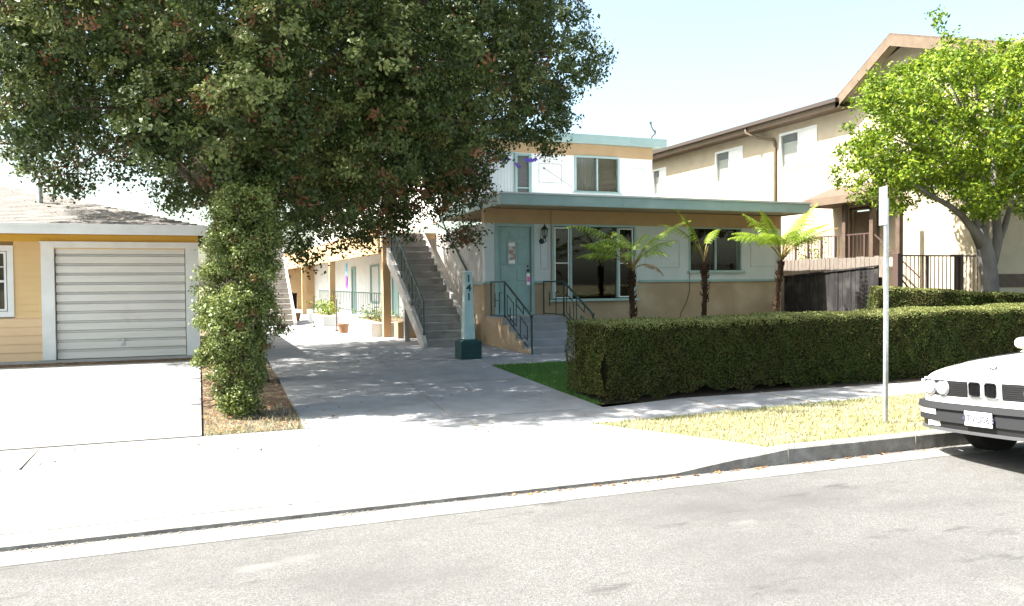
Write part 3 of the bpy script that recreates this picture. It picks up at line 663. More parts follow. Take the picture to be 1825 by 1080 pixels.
# ------------------------------------------------------------------ outdoor stairs
def staircase(name, x0, x1, y0, z0, n, rise, run, label, railed):
    S = empty(name, ((x0+x1)/2, y0, z0), label, 'staircase')
    b = MB()
    for i in range(n):
        ya = y0+i*run; zt = z0+(i+1)*rise
        b.box(x0+.0, x1, ya-.02, ya+run-.0, zt-.05, zt); b.box(x0, x1, ya, ya+.04, zt-rise, zt-.05)
    part(b, 'steps', 'stairc', S, bevel=.006)
    for sx in (x0-.09, x1):
        b = MB(); q = rise/run
        prof = [(y0-.12, z0), (y0+.12, z0), (y0+n*run+.05, z0+n*rise-.32), (y0+n*run+.05, z0+n*rise+.1), (y0+.02, z0+rise+.08), (y0-.12, z0+.1)]
        b.prism(prof, 0, sx, sx+.09); part(b, 'stringer', 'greystucco', S, bevel=.004)
    if railed:
        b = MB(); q = rise/run
        X = x0-.03
        def P_(y, h): return (X, y, z0+rise+q*(y-y0)+h)
        ye = y0+n*run
        b.bar(P_(y0+.05, .78), P_(ye, .78), .035); b.bar(P_(y0+.05, .18), P_(ye, .18), .02)
        for i in range(5):
            yy = y0+.05+i*(ye-y0-.1)/4; b.bar(P_(yy, 0), P_(yy, .78), .028)
            if i < 4:
                L = (ye-y0-.1)/4
                for (s0, h0, s1, h1) in ((.2, .18, .2, .5), (.2, .5, .45, .5), (.45, .5, .45, .32), (.45, .32, .7, .32), (.7, .32, .7, .78), (.33, .18, .33, .32), (.58, .5, .58, .78), (.33, .64, .58, .64), (.33, .5, .33, .64)):
                    b.bar(P_(yy+s0*L, h0), P_(yy+s1*L, h1), .014)
        part(b, 'handrail', 'tealdark', S)
        b = MB(); X = x1+.3
        b.bar((XL-.05, y0+1.0, 1.7), (XL-.05, ye, 1.7+q*(ye-y0-1.0)), .03); part(b, 'wall_rail', 'tealdark', S)
    return S
staircase('outdoor_staircase', 4.6, 5.62, 17.0, .245, 16, .17, .262, 'long straight concrete stair with grey stringers and green iron railing, rising beside the house', True)
staircase('rear_staircase', 2.0, 2.95, 27.8, .255, 15, .18, .27, 'pale concrete stair at the back of the sunny courtyard', False)

# entry steps and their rails
E_ = empty('entry_steps', (6.8, 15.8, .25), 'short grey concrete steps with tan side and green railings up to the teal front door', 'steps')
b = MB(); zt = .9
b.box(XL, 7.5, 16.0, WY-.002, .2, zt)
for i in range(4): b.box(XL, 7.5, 16.0-.37*(i+1), 16.0-.37*i, .2, zt-.136*(i+1))
part(b, 'steps', 'concrete', E_, bevel=.012)
b = MB(); prof = [(WY-.002, .2), (WY-.002, zt-.03), (16.02, zt-.03)]
for i in range(4): prof += [(16.0-.37*i+.02, zt-.136*(i+1)-.03), (16.0-.37*(i+1)+.02, zt-.136*(i+1)-.03)]
prof += [(16.0-.37*4+.02, .2)]
b.prism(prof, 0, XL-.03, XL-.002); part(b, 'cheek_wall', 'peach', E_)
def rail(X, yt_, yb_, name):
    b = MB(); ztop = 1.66; zlow = .98; y_l = 16.0
    b.bar((X, yt_, ztop), (X, y_l, ztop), .032); b.bar((X, y_l, ztop), (X, yb_, zlow), .032); b.bar((X, yt_, zt+.03), (X, y_l, zt+.03), .02)
    b.bar((X, y_l, zt+.05), (X, yb_, .27), .02)
    b.bar((X, yt_, zt), (X, yt_, ztop), .026); b.bar((X, y_l, zt), (X, y_l, ztop), .03); b.bar((X, yb_, .22), (X, yb_, zlow), .03)
    L = yt_-y_l
    for (s0, z0_, s1, z1_) in ((.3, 1.1, .3, 1.42), (.3, 1.26, .62, 1.26), (.62, .95, .62, 1.42), (.62, 1.42, .8, 1.42)):
        b.bar((X, yt_-s0*L, z0_), (X, yt_-s1*L, z1_), .018)
    L = y_l-yb_
    def q(s, h): return (X, y_l-s*L, zt+.05+(.27-zt-.05)*s+h)
    for (s0, h0, s1, h1) in ((.1, .1, .1, .5), (.1, .5, .35, .5), (.35, .5, .35, 0), (.22, .32, .22, 0), (.1, .1, .45, .1), (.45, .1, .45, .68), (.6, .0, .6, .4), (.6, .4, .85, .4), (.85, .4, .85, .12), (.72, .12, .85, .12), (.72, .7, .72, .55), (.45, .55, .72, .55)):
        b.bar(q(s0, h0), q(s1, h1), .016)
    b.lathe([(.03, -.03), (.035, 0), (.03, .03)], (X, yb_, zlow), 10); part(b, name, 'tealdark', E_)
rail(XL+.02, 16.85, 14.52, 'handrail'); rail(7.46, 17.1, 14.6, 'handrail')

# address post
AP = empty('address_post', (4.67, 14.25, .24), 'tapered pale teal post numbered 141 standing in a dark green block base', 'address post')
b = MB(); c = (4.67, 14.25)
def frus(z0, z1, a0, a1, bb): 
    v = [(c[0]+sx*a, c[1]+sy*a, z) for z, a in ((z0, a0), (z1, a1)) for sx, sy in ((-1, -1), (1, -1), (1, 1), (-1, 1))]
    bb.add(v, [(3, 2, 1, 0), (4, 5, 6, 7), (0, 1, 5, 4), (1, 2, 6, 5), (2, 3, 7, 6), (3, 0, 4, 7)])
frus(.58, 1.84, .105, .07, b); part(b, 'post', mat('pale_teal_paint', (.36, .47, .47), .6, .3, (.30, .42, .42), 8, .1), AP, bevel=.006)
b = MB(); frus(1.842, 1.87, .085, .085, b); part(b, 'cap', 'white2', AP, bevel=.004)
b = MB()
for i in range(5): b.box(4.47, 4.87, 14.05, 14.45, .20+i*.075, .20+i*.075+.068)
b.box(4.477, 4.863, 14.057, 14.443, .2, .57); part(b, 'base_block', 'boxgreen', AP, bevel=.004)
b = MB(); frus(.571, .60, .17, .13, b); part(b, 'soil', 'boxgreen', AP)
cu_ = None
def text(s, name, loc, size, m_, parent, rot=(R(90), 0, 0), ext=.004, align='CENTER', font_w=0):
    t = bpy.data.curves.new(name, 'FONT'); t.body = s; t.size = size; t.extrude = ext; t.align_x = align; t.align_y = 'CENTER'; t.offset = font_w
    to = bpy.data.objects.new(name, t); COL.objects.link(to)
    dg = bpy.context.evaluated_depsgraph_get(); me = bpy.data.meshes.new_from_object(to.evaluated_get(dg)); me.name = name
    bpy.data.objects.remove(to); o = bpy.data.objects.new(name, me); COL.objects.link(o)
    me.materials.clear(); me.materials.append(M[m_] if isinstance(m_, str) else m_)
    o.location = loc; o.rotation_euler = rot
    if parent:
        o.parent = parent
        if not LOCAL[0]: o.matrix_parent_inverse = Matrix.Translation(parent.location).inverted()
    return o
for i, ch in enumerate('141'):
    zz_ = 1.72-i*.17; text(ch, 'digit', (4.665, 14.25-.07-.035*(1.84-zz_)/1.26-.007, zz_), .19, 'tealdark', AP, font_w=.004)

# wooden fence beside the house
def boards(name, x, y0, y1, zb, zt0, zt1, m_, label, wd=.14, cap=False):
    b = MB(); y = y0; n = 0
    while y > y1:
        h = zt0+(zt1-zt0)*(y0-y)/(y0-y1)+random.uniform(-.015, .015); x_ = x+random.uniform(-.006, .006)
        b.box(x_, x_+.022, y-wd+random.uniform(.006, .018), y, zb, h); y -= wd
    F_ = b.build(name, m_); return F_
f1 = empty('dark_wooden_fence', (14.6, 15.8, .25), 'dark weathered board fence in shade behind the long hedge, right of the house', 'fence')
o = boards('board_panel', 14.62, 17.4, 14.2, .2, 1.74, 1.95, 'woodgrey', ''); o.parent = f1; o.matrix_parent_inverse = Matrix.Translation(f1.location).inverted()
b = MB(); b.bar((14.61, 17.4, 1.74), (14.61, 14.2, 1.96), .05, .035); b.bar((14.66, 17.3, .5), (14.66, 14.2, .5), .04, .09)
for y in (17.3, 15.7, 14.25): b.box(14.66, 14.75, y-.045, y+.045, .2, 1.7)
part(b, 'rail', 'woodgrey', f1)
f2 = empty('pale_wooden_fence', (15.6, 16.8, .25), 'sunbleached board fence showing above the dark fence', 'fence')
o = boards('board_panel', 15.62, 18.9, 14.9, .2, 2.22, 2.22, 'woodlight', '', .15); o.parent = f2; o.matrix_parent_inverse = Matrix.Translation(f2.location).inverted()
b = MB(); b.bar((15.67, 18.9, 2.0), (15.67, 14.9, 2.0), .04, .09); part(b, 'rail', 'woodlight', f2)

# ------------------------------------------------------------------ neighbouring building
N = empty('neighbor_building', (20, 20, .25), 'cream stucco two-storey building with brown roof edges and gable behind the bright green tree', 'apartment building')
NX = 16.8
wins = [(22.03, 23.48, 5.02, 6.06), (18.62, 20.16, 5.08, 6.12), (26.7, 27.6, 5.0, 6.0)]
b = MB(); wall_x(b, 13.0, 34, .1, 6.75, NX, NX+.2, wins+[(16.35, 17.25, 1.9, 3.55)]); b.box(NX+.2, 30, 13.0, 13.2, .1, 6.75)
b.prism([(13.0, 6.752), (17.6, 6.752), (15.5, 7.62)], 0, NX, NX+.2); part(b, 'wall', 'stucco', N)
b = MB()     # long roof over the rear wing
for (xa, za, xb, zb) in ((16.28, 6.42, 22, 8.2),):
    b.add([(xa, 17.2, za+.14), (xa, 34.2, za+.14), (xb, 34.2, zb), (xb, 17.2, zb), (xa, 17.2, za+.11), (xa, 34.2, za+.11), (xb, 34.2, zb-.04), (xb, 17.2, zb-.04)], [(0, 1, 2, 3), (4, 5, 6, 7), (0, 1, 5, 4), (3, 0, 4, 7)])
RFn = part(b, 'roof', 'shingleb', N)
b = MB(); b.box(16.3, 16.335, 17.2, 34.2, 6.34, 6.50); b.box(16.335, NX, 17.2, 34.2, 6.36, 6.375); part(b, 'fascia', 'brownl', RFn)
b = MB(); b.box(16.18, 16.30, 17.22, 34.2, 6.49, 6.60); part(b, 'gutter', 'gutterb', RFn)
b = MB()     # cross gable at the front
pk = (15.5, 7.85); le = (17.35, 6.62); re_ = (11.6, 6.50)
def slope(p, q, x0, x1, t): b.prism([p, q, (q[0], q[1]-t), (p[0], p[1]-t)], 0, x0, x1)
slope(pk, le, 16.3, 32, .05); slope(pk, re_, 16.3, 32, .05); part(b, 'gable_roof', 'shingleb', RFn)
b = MB(); 
def barge(p, q): b.prism([(p[0], p[1]-.05), (q[0], q[1]-.05), (q[0], q[1]-.30), (p[0], p[1]-.32)], 0, 16.3, 16.34)
barge(pk, le); barge(pk, re_); part(b, 'bargeboard', 'brownl', RFn)
b = MB(); b.prism([(pk[0], pk[1]-.06), (le[0], le[1]-.06), (le[0], le[1]-.09), (pk[0], pk[1]-.09)], 0, 16.34, NX); b.prism([(pk[0], pk[1]-.06), (re_[0], re_[1]-.06), (re_[0], re_[1]-.09), (pk[0], pk[1]-.09)], 0, 16.34, NX); part(b, 'gable_soffit', 'stucco', RFn)
b = MB(); b.box(NX-.02, NX, 14.6, 15.1, 6.85, 7.2); part(b, 'gable_vent', 'brown', N)
for (ya, yb_, za, zb) in wins:
    b = MB(); frame_x(b, ya-.04, yb_+.04, za-.04, zb+.04, NX-.02, NX+.08, .07); ym = ya+.48*(yb_-ya); b.box(NX-.01, NX+.06, ym-.03, ym+.03, za+.03, zb-.03)
    W = part(b, 'window', 'white', N)
    b = MB(); b.box(NX+.03, NX+.035, ya, yb_, za, zb); part(b, 'pane', 'glass', W)
    b = MB(); b.box(NX+.005, NX+.02, ya+.03, ym-.03, za+.03, zb-.03); part(b, 'screen_panel', 'white', W)
    b = MB(); b.box(NX+.12, NX+.13, ym, yb_, za, zb-.25); part(b, 'blind', 'blind', W)
    b = MB(); b.box(NX+.16, NX+.17, ym, yb_, za, zb); part(b, 'room_shade', 'screen', W)
b = MB(); b.tube([(16.26, 21.15, 6.5), (16.26, 21.15, 6.33), (16.55, 20.9, 6.15), (16.72, 20.4, 6.02), (16.74, 20.35, 5.9), (16.74, 20.35, 2.5), (16.74, 20.35, .3)], .045, 8); part(b, 'downpipe', 'brownl', N, smooth=True)
b = MB(); b.box(16.1, NX, 15.8, 19.6, .2, 1.95); part(b, 'landing', 'stucco', N)
b = MB(); b.box(NX+.05, NX+.09, 16.4, 17.2, 1.95, 3.5); part(b, 'door', 'brownl', N)
b = MB()
for y in (16.8, 15.86): b.box(16.08, 16.2, y-.06, y+.06, 1.9, 3.66)
b.box(16.08, 16.2, 14.96, 15.08, .2, 3.66); part(b, 'porch_post', 'brown', N)
b = MB(); b.prism([(15.75, 3.68), (NX, 3.68), (NX, 4.25), (15.75, 3.86)], 1, 15.7, 17.95); PR = part(b, 'porch_roof', 'shingleb', N)
b = MB(); b.box(15.72, 15.748, 15.68, 17.97, 3.66, 3.84); b.box(15.75, NX, 17.952, 17.97, 3.66, 3.84); part(b, 'fascia', 'brownl', PR)
b = MB(); b.bar((16.14, 19.5, 2.84), (16.14, 15.86, 2.84), .035); b.bar((16.14, 19.5, 2.05), (16.14, 15.86, 2.05), .03)
y = 19.5
while y > 15.86: b.bar((16.14, y, 2.05), (16.14, y, 2.84), .014 if int(y*100) % 4 else .05); y -= .13
b.bar((16.14, 15.8, 2.8), (16.14, 14.3, 1.6), .03); part(b, 'porch_railing', 'browniron', N)
b = MB(); b.box(NX-.02, NX-.0, 16.28, 16.36, 1.95, 3.6); b.box(NX-.02, NX, 17.24, 17.32, 1.95, 3.6); b.box(NX-.02, NX, 16.28, 17.32, 3.55, 3.63); part(b, 'door_frame', 'brown', N)
b = MB()     # half-timber boards on the front face
for x in (17.9, 21.5): b.box(x, x+.16, 12.975, 12.998, .3, 6.4)
b.box(NX, 30, 12.97, 12.997, 1.45, 1.75); b.box(NX, 30, 12.972, 12.998, 3.6, 3.85); part(b, 'timber_trim', 'brown', N)
b = MB(); b.box(18.06, 21.5, 12.985, 12.998, .3, 1.45); part(b, 'front_wall_base', 'stucco', N)

# iron fence with gate
IF = empty('iron_fence', (14.8, 12.6, .25), 'thin brown iron picket fence with a gate post in front of the sunlit cream wall', 'fence')
b = MB(); b.bar((13.5, 12.6, 2.14), (16.3, 12.6, 2.14), .035, .03); b.bar((13.5, 12.6, 1.27), (16.3, 12.6, 1.27), .03); b.bar((13.5, 12.6, .5), (16.3, 12.6, .5), .03)
part(b, 'rail', 'browniron', IF)
x = 13.5; b = MB()
while x < 16.3: b.bar((x, 12.6, .35), (x, 12.6, 2.14), .014); x += .115
part(b, 'picket', 'browniron', IF)['kind'] = 'stuff'
for x, wd, zt_ in ((13.5, .14, 2.18), (14.32, .05, 2.14), (15.15, .04, 2.14), (15.28, .09, 2.12), (16.25, .1, 2.2)):
    b = MB(); b.box(x-wd/2, x+wd/2, 12.6-wd/2, 12.6+wd/2, .2, zt_); part(b, 'post', 'browniron', IF)
b = MB(); b.box(15.02, 15.32, 12.56, 12.64, 2.12, 2.17); part(b, 'gate_top', 'browniron', IF)
b = MB(); b.bar((13.6, 12.7, 1.75), (14.2, 12.7, 1.2), .025); part(b, 'brace', 'browniron', IF)

# satellite dish
S_ = empty('satellite_dish', (12.55, 21.0, 5.78), 'small white satellite dish seen edge-on at the right end of the upper flat roof', 'satellite dish')
M['dishgrey'] = mat('dark_grey_metal', (.10, .10, .11), .6)
b = MB(); b.tube([(12.62, 20.9, 5.78), (12.66, 20.9, 5.95), (12.78, 20.9, 6.06), (12.78, 20.9, 6.16)], .03, 8); part(b, 'mast', 'dishgrey', S_)
b = MB(); b.tube([(12.78, 20.9, 6.1), (12.6, 20.75, 6.17), (12.48, 20.66, 6.3)], .022, 6); b.box(12.45, 12.51, 20.63, 20.69, 6.28, 6.35); part(b, 'arm', 'dishgrey', S_)
b = MB(); cen = Vector((12.86, 21.0, 6.22)); ax_n = Vector((.72, -.42, .5)).normalized(); e1 = ax_n.cross(Vector((0, 0, 1))).normalized(); e2 = e1.cross(ax_n)
rings = 5; nn = 20; vv = [tuple(cen)]
for i in range(1, rings+1):
    r_ = .25*i/rings
    for k_ in range(nn): a = 2*math.pi*k_/nn; vv.append(tuple(cen+(e1*math.cos(a)*.9+e2*math.sin(a))*r_+ax_n*(r_*r_*.9)))
ff = [(0, 1+k_, 1+(k_+1) % nn) for k_ in range(nn)]+[(1+i*nn+k_, 1+(i+1)*nn+k_, 1+(i+1)*nn+(k_+1) % nn, 1+i*nn+(k_+1) % nn) for i in range(rings-1) for k_ in range(nn)]
b.add(vv, ff); d_ = part(b, 'dish', 'white', S_, smooth=True); sd_ = d_.modifiers.new('s', 'SOLIDIFY'); sd_.thickness = .01

# bats hanging under the upper eave
bat = [(0, -.10), (.03, -.04), (.07, -.07), (.11, -.02), (.16, -.05), (.20, 0), (.27, 0), (.22, .05), (.16, .085), (.10, .07), (.05, .04), (.04, .10), (.02, .07)]
def mkbat(loc, lab, rot, m_, sc_=1.0):
    prof = [(x*sc_, z*sc_) for x, z in bat]+[(-x*sc_, z*sc_) for x, z in reversed(bat[1:])]
    b = MB(); b.prism(prof, 1, -.006, .006); o = b.build('paper_bat', m_); o.location = loc; o.rotation_euler = rot
    tag(o, lab, 'bat decoration', 'foil bats hanging under the upper eave'); return o
BB = mkbat((7.72, 20.35, 4.97), 'dark purple bat decoration, leftmost of the three', (0, R(-4), R(10)), 'purple', .82)
mkbat((8.13, 20.35, 4.82), 'dark bat decoration with raised wings, lowest of the three', (0, R(12), R(40)), 'purple', .74)
mkbat((8.52, 20.35, 4.98), 'bright violet bat decoration, rightmost of the three', (0, R(-3), R(-5)), mat('violet_foil', (.06, .035, .24), .4), .82)

# utility pole far away
b = MB(); b.tube([(-7.34, 60, 0), (-7.34, 60, 9.6)], [.11, .07], 8); b.box(-8.1, -6.6, 59.95, 60.05, 9.0, 9.1)
tag(b.build('utility_pole', 'poleb'), 'distant thin utility pole rising behind the garage roof', 'utility pole')

# parking sign seen edge-on
SG = empty('sign_post', (6.72, 6.42, .14), 'galvanised metal sign post on the dry grass with its sign turned edge-on to the street', 'sign post')
b = MB(); LX, LY = 6.715, 6.42
b.prism([(LX-.03, LY-.008), (LX-.018, LY-.02), (LX+.018, LY-.02), (LX+.03, LY-.008), (LX+.03, LY+.004), (LX+.012, LY+.004), (LX+.012, LY+.018), (LX-.012, LY+.018), (LX-.012, LY+.004), (LX-.03, LY+.004)], 2, .1, 2.5)
pst = part(b, 'post', 'steel', SG, bevel=.002)
b = MB(); an = R(26)
def sgn(z0, z1, wd, off): 
    dx, dy = math.sin(an)*wd/2, math.cos(an)*wd/2
    nx, ny = -math.cos(an)*off, math.sin(an)*off
    b.bar((LX+nx-dx, LY+ny-dy, (z0+z1)/2), (LX+nx+dx, LY+ny+dy, (z0+z1)/2), .005, z1-z0)
sgn(2.22, 2.62, .22, .03); sgn(2.20, 2.62, .30, -.035) if 0 else None
part(b, 'sign_plate', mat('sign_back', (.30, .32, .36), .5, .4), SG)
#@@PART3
# ------------------------------------------------------------------ vegetation
M['oakleaf'] = leafmat('oak_leaf', [(.015, .032, .007), (.024, .046, .009), (.042, .068, .014), (.085, .115, .032), (.018, .036, .008)], .24, .45, .3, big=((.085, .11, .03), 1.1, .45))
M['oakpale'] = leafmat('oak_sunlit_new_leaf', [(.105, .14, .04), (.165, .20, .06), (.24, .26, .10)], .34, .45, .3)  # new growth; its pale colour also paints sunlight on the crown
M['oakbrown'] = leafmat('oak_brown_leaf', [(.15, .065, .035), (.20, .095, .05), (.11, .05, .03), (.26, .15, .08)], .25, .7, .1)
M['shrubleaf'] = leafmat('shrub_leaf', [(.085, .125, .025), (.13, .17, .04), (.21, .235, .07), (.05, .085, .02)], .25, .4, .4)
M['ficusleaf'] = leafmat('ficus_leaf', [(.06, .12, .010), (.13, .21, .014), (.26, .32, .02), (.035, .08, .010), (.20, .28, .018)], .28, .5, .22)
M['hedgeleaf'] = leafmat('hedge_leaf', [(.018, .038, .005), (.030, .056, .007), (.046, .074, .010), (.060, .032, .012), (.018, .034, .006), (.072, .10, .018)], .15, .6, .15, big=((.05, .036, .011), 1.4, .45))
M['hedgetop'] = leafmat('hedge_pale_leaf', [(.13, .16, .04), (.20, .21, .07), (.10, .13, .03), (.24, .22, .09)], .25, .55, .25)  # paler leaves, mostly on the top and upper rim
M['hedgecore'] = mat('hedge_twigs', (.022, .024, .010), .98, .05, (.012, .014, .006), 30, .8, 60)
M['fern'] = leafmat('fern_leaf', [(.13, .22, .02), (.21, .32, .025), (.30, .39, .035)], .40, .45, .35)
M['ferndead'] = leafmat('dead_fern', [(.25, .16, .07), (.35, .24, .12)], .2, .8, .1)
M['farleaf'] = leafmat('distant_leaf', [(.07, .12, .035), (.10, .16, .05)], .25, .5, .3)
M['feather'] = leafmat('feathery_leaf', [(.14, .26, .05), (.20, .34, .07)], .45, .45, .3)

def sprays(macro, nsub, nleaf, rsub, shell=.8):
    """leaf centres: each macro clump (x,y,z,r) carries nsub sprays near its surface"""
    out = []; cid = []; outw = []
    k = 0
    for (x, y, z, r) in macro:
        d = rng.normal(size=(nsub, 3)); d[:, 2] = d[:, 2]*.9+.15; d /= np.linalg.norm(d, axis=1)[:, None]
        rr = r*(shell+(1-shell)*1.5*rng.random(nsub))
        c = np.array([x, y, z])+d*rr[:, None]
        for i in range(nsub): out.append(c[i]+rng.normal(size=(nleaf, 3))*rsub*np.array([1, 1, .8])); cid.append(np.full(nleaf, k)); outw.append(np.repeat(d[i:i+1], nleaf, 0)); k += 1
    return np.vstack(out), np.concatenate(cid), np.vstack(outw)

# --- the big oak
OUT = [(-900, -900), (1120, -900), (1060, -200), (1018, -10), (1045, 25), (1075, 70), (1085, 118), (1050, 165), (1028, 205), (1012, 245), (1003, 275), (985, 285), (960, 262), (925, 255), (900, 248), (878, 238),
       (868, 262), (866, 310), (862, 350), (840, 385), (850, 410), (825, 438), (800, 405), (780, 385), (762, 352), (745, 360), (742, 390), (705, 395), (700, 425), (668, 432), (640, 440), (600, 422), (570, 438), (540, 460), (512, 448), (500, 425), (485, 390),
       (430, 385), (375, 372), (345, 362), (310, 365), (292, 352), (275, 330), (250, 300), (222, 318), (200, 285), (180, 262), (163, 275), (150, 305), (120, 330), (85, 330), (55, 300), (22, 278), (-10, 250), (-300, 260), (-900, 300)]
T = empty('oak_tree', (.35, 12.6, .2), 'huge dark green oak with brown leaf patches spreading over the driveways and house', 'tree')
cand = rng.random((9000, 3))*2-1
cand = cand[(cand**2).sum(1) < 1]
rad = np.sqrt((cand**2).sum(1)); cand = cand[rad > .3]
P = np.array([1.15, 13.9, 5.7])+cand*np.array([5.9, 5.6, 3.9])
px_, py_, dd = project(P)
ok = inpoly(px_, py_, OUT) & (P[:, 2] > 1.9) & (P[:, 0]+P[:, 2]*.75 > np.where(P[:, 1] < 10.6, 1.9, np.where(P[:, 1] < 15.5, .75, .15)))
mrg = .42*FPX/dd
for ang in np.linspace(0, 2*np.pi, 12, endpoint=False): ok &= inpoly(px_+1.02*mrg*np.cos(ang), py_+1.02*mrg*np.sin(ang), OUT)
P = P[ok]
c2 = rng.random((1500, 3))*2-1; c2 = c2[(c2**2).sum(1) < 1]; c2 = np.array([2.9, 18.7, 6.0])+c2*np.array([2.8, 2.1, 2.5]); qx, qy, qd = project(c2); ok = inpoly(qx, qy, OUT)
for ang in np.linspace(0, 2*np.pi, 8, endpoint=False): ok &= inpoly(qx+.26*FPX/qd*np.cos(ang), qy+.26*FPX/qd*np.sin(ang), OUT)
P = np.vstack([P, c2[ok]]); keep = []
for p in P:
    if all((p[0]-q[0])**2+(p[1]-q[1])**2+((p[2]-q[2])*1.1)**2 > .86**2 for q in keep): keep.append(p)
macro = [(p[0], p[1], p[2], .46+.24*rng.random()) for p in keep]
# sunlit boughs reaching out in front of the crown
def atYv(x, y, Y):
    v = cf+cr*(x-912.5)/FPX+cu*(540-y)/FPX; t = Y/v.y; return (v.x*t, Y, CAMZ+v.z*t)
LOB = [(495, 60, 9.0, .42), (470, 120, 9.1, .40), (450, 175, 9.0, .44), (505, 195, 9.3, .38), (405, 215, 9.3, .38), (420, 285, 9.6, .30), (480, 300, 9.8, .34), (640, 95, 9.2, .42), (700, 130, 9.1, .46), (745, 175, 9.4, .36),
       (660, 165, 9.4, .34), (600, 215, 9.7, .34), (95, 170, 10.6, .40), (40, 215, 10.8, .38), (150, 55, 10.3, .44), (240, 110, 10.2, .40), (310, 190, 10.2, .36), (60, 70, 10.5, .42), (255, 230, 10.4, .32), (860, 80, 10.4, .40), (800, 245, 10.4, .32), (560, 330, 10.2, .34), (600, 20, 9.3, .4), (330, 60, 9.8, .42), (940, 60, 11.2, .4), (620, 300, 10.0, .3), (700, 260, 10.0, .34)]
NLOB = len(LOB); macro = [(*atYv(x, y, Yv), r_) for x, y, Yv, r_ in LOB]+macro
# small hanging sprays that follow the lower outline
extra = [(845, 300, 12.6), (860, 345, 12.6), (815, 425, 12.2), (842, 412, 12.3), (985, 262, 12.5), (1000, 225, 12.5), (955, 245, 12.7), (905, 232, 12.7), (1060, 130, 12.4), (1070, 95, 12.4), (720, 405, 12.6), (700, 375, 12.8), (130, 318, 12), (95, 322, 12), (222, 300, 12.2), (300, 350, 12.1),
         (548, 452, 12.0), (520, 440, 12.0), (660, 425, 12.4), (790, 330, 12.6), (800, 365, 12.4), (600, 428, 12.2), (770, 300, 12.4), (830, 275, 12.8), (845, 320, 12.8), (835, 250, 12.8), (740, 290, 12.8), (715, 330, 12.4), (775, 345, 12.8), (690, 400, 12.2), (720, 375, 12.2), (770, 375, 12.6), (40, 280, 12), (345, 355, 12), (890, 265, 12.6), (820, 350, 12.5)]
from mathutils import Vector as V_
def atY(x, y, Y):
    v = cf+cr*(x-912.5)/FPX+cu*(540-y)/FPX; t = Y/v.y; return (v.x*t, Y, CAMZ+v.z*t)
for (x, y, Yv) in extra: p = atY(x, y, Yv); macro.append((p[0], p[1], p[2], .2))
C, cid, ow = sprays([q for q in macro if q[3] > .2], 44, 34, .052, .92)
C2, cid2, ow2 = sprays([q for q in macro if q[3] <= .2], 15, 26, .08); cid2 = cid2+cid.max()+1
C = np.vstack([C, C2]); cid = np.concatenate([cid, cid2]); ow = np.vstack([ow, ow2])
nc = cid.max()+1; cx_ = np.zeros((nc, 3)); np.add.at(cx_, cid, C); cx_ /= np.bincount(cid)[:, None]
fld = np.sin(cx_[:, 0]*1.9+1)+np.sin(cx_[:, 1]*2.3)+np.sin(cx_[:, 2]*2.7+cx_[:, 0])
mac_id = np.minimum(np.arange(nc)//44, 9999); mb = rng.random(10000) < .22; mp_ = rng.random(10000) < .22; mp_[:NLOB] = True; mb[:NLOB] = False  # front boughs are always among the pale, sun-painted clumps
brown = rng.random(nc) < np.where(mb[mac_id], .34, .05)
lowr = (cx_[:, 2] < 3.2) & (cx_[:, 0] > 2.5); brown |= lowr & (rng.random(nc) < .28)
mi = brown[cid].astype(int)
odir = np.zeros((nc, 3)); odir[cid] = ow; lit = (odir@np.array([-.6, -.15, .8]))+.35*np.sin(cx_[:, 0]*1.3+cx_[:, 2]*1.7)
pale = (lit > np.where(mp_[mac_id], .0, .7)) & (rng.random(nc) < np.where(mp_[mac_id], .8, .35)) & ~brown; mi = np.where(pale[cid], 2, mi)  # sun-facing sprays get the pale leaves, sunlight put into their colour
mi = np.where((mi == 1) & (rng.random(len(mi)) < .25), 0, mi)
inn = np.array([(a_[0], a_[1], a_[2]) for a_ in macro if a_[3] > .3]); inn = np.repeat(inn, 62, 0)+rng.normal(size=(len(inn)*62, 3))*.20
print('oak macro', len(macro), 'leaves', len(C))
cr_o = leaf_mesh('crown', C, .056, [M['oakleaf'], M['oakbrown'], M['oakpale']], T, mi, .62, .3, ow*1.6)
io = leaf_mesh('inner_foliage', inn, .075, [M['oakleaf']], T, None, .7, .2)
b = MB()
b.tube([(.66, 12.6, .1), (.64, 12.55, .5), (.62, 12.5, 1.6), (.50, 12.5, 2.5), (.32, 12.5, 3.1)], [.34, .27, .235, .23, .22], 14)
def limb(pts, r0, r1): 
    n_ = len(pts); b.tube(pts, [r0+(r1-r0)*i/(n_-1) for i in range(n_)], 8)
limb([(.36, 12.45, 2.9), (.02, 12.0, 3.25), (.24, 11.3, 3.6), (.5, 11.5, 4.3), (.9, 12.2, 5.2)], .14, .05)
limb([(.27, 12.5, 2.8), (-.1, 12.5, 3.2), (-.5, 12.6, 3.6), (-1.2, 12.9, 4.2)], .09, .03)
for (x, y, z) in [(2.2, 12.2, 3.4), (4.2, 12.4, 4.6), (5.6, 12.6, 5.3), (3.6, 11.2, 6.0), (1.6, 14.5, 5.5), (.9, 14.5, 7.0), (2.6, 15.2, 4.6), (2.4, 13.4, 7.0), (3.6, 12.8, 3.2), (5.2, 12.6, 4.4)]:
    a = Vector((.27, 12.5, 3.0)); e = Vector((x, y, z)); m1 = a.lerp(e, .35)+Vector((0, 0, .45)); m2 = a.lerp(e, .7)+Vector((random.uniform(-.2, .2), random.uniform(-.2, .2), .25))
    limb([a, m1, m2, e], .13, .025)
mac = [q for q in macro]
random.shuffle(mac)
for q in mac[:150]:
    e = Vector(q[:3]); a = Vector((.5, 12.6, 4.2)).lerp(e, .55); a.z += .1; limb([a, a.lerp(e, .5)+Vector((0, 0, .08)), e], .022, .006)
part(b, 'trunk', 'bark', T, smooth=True)

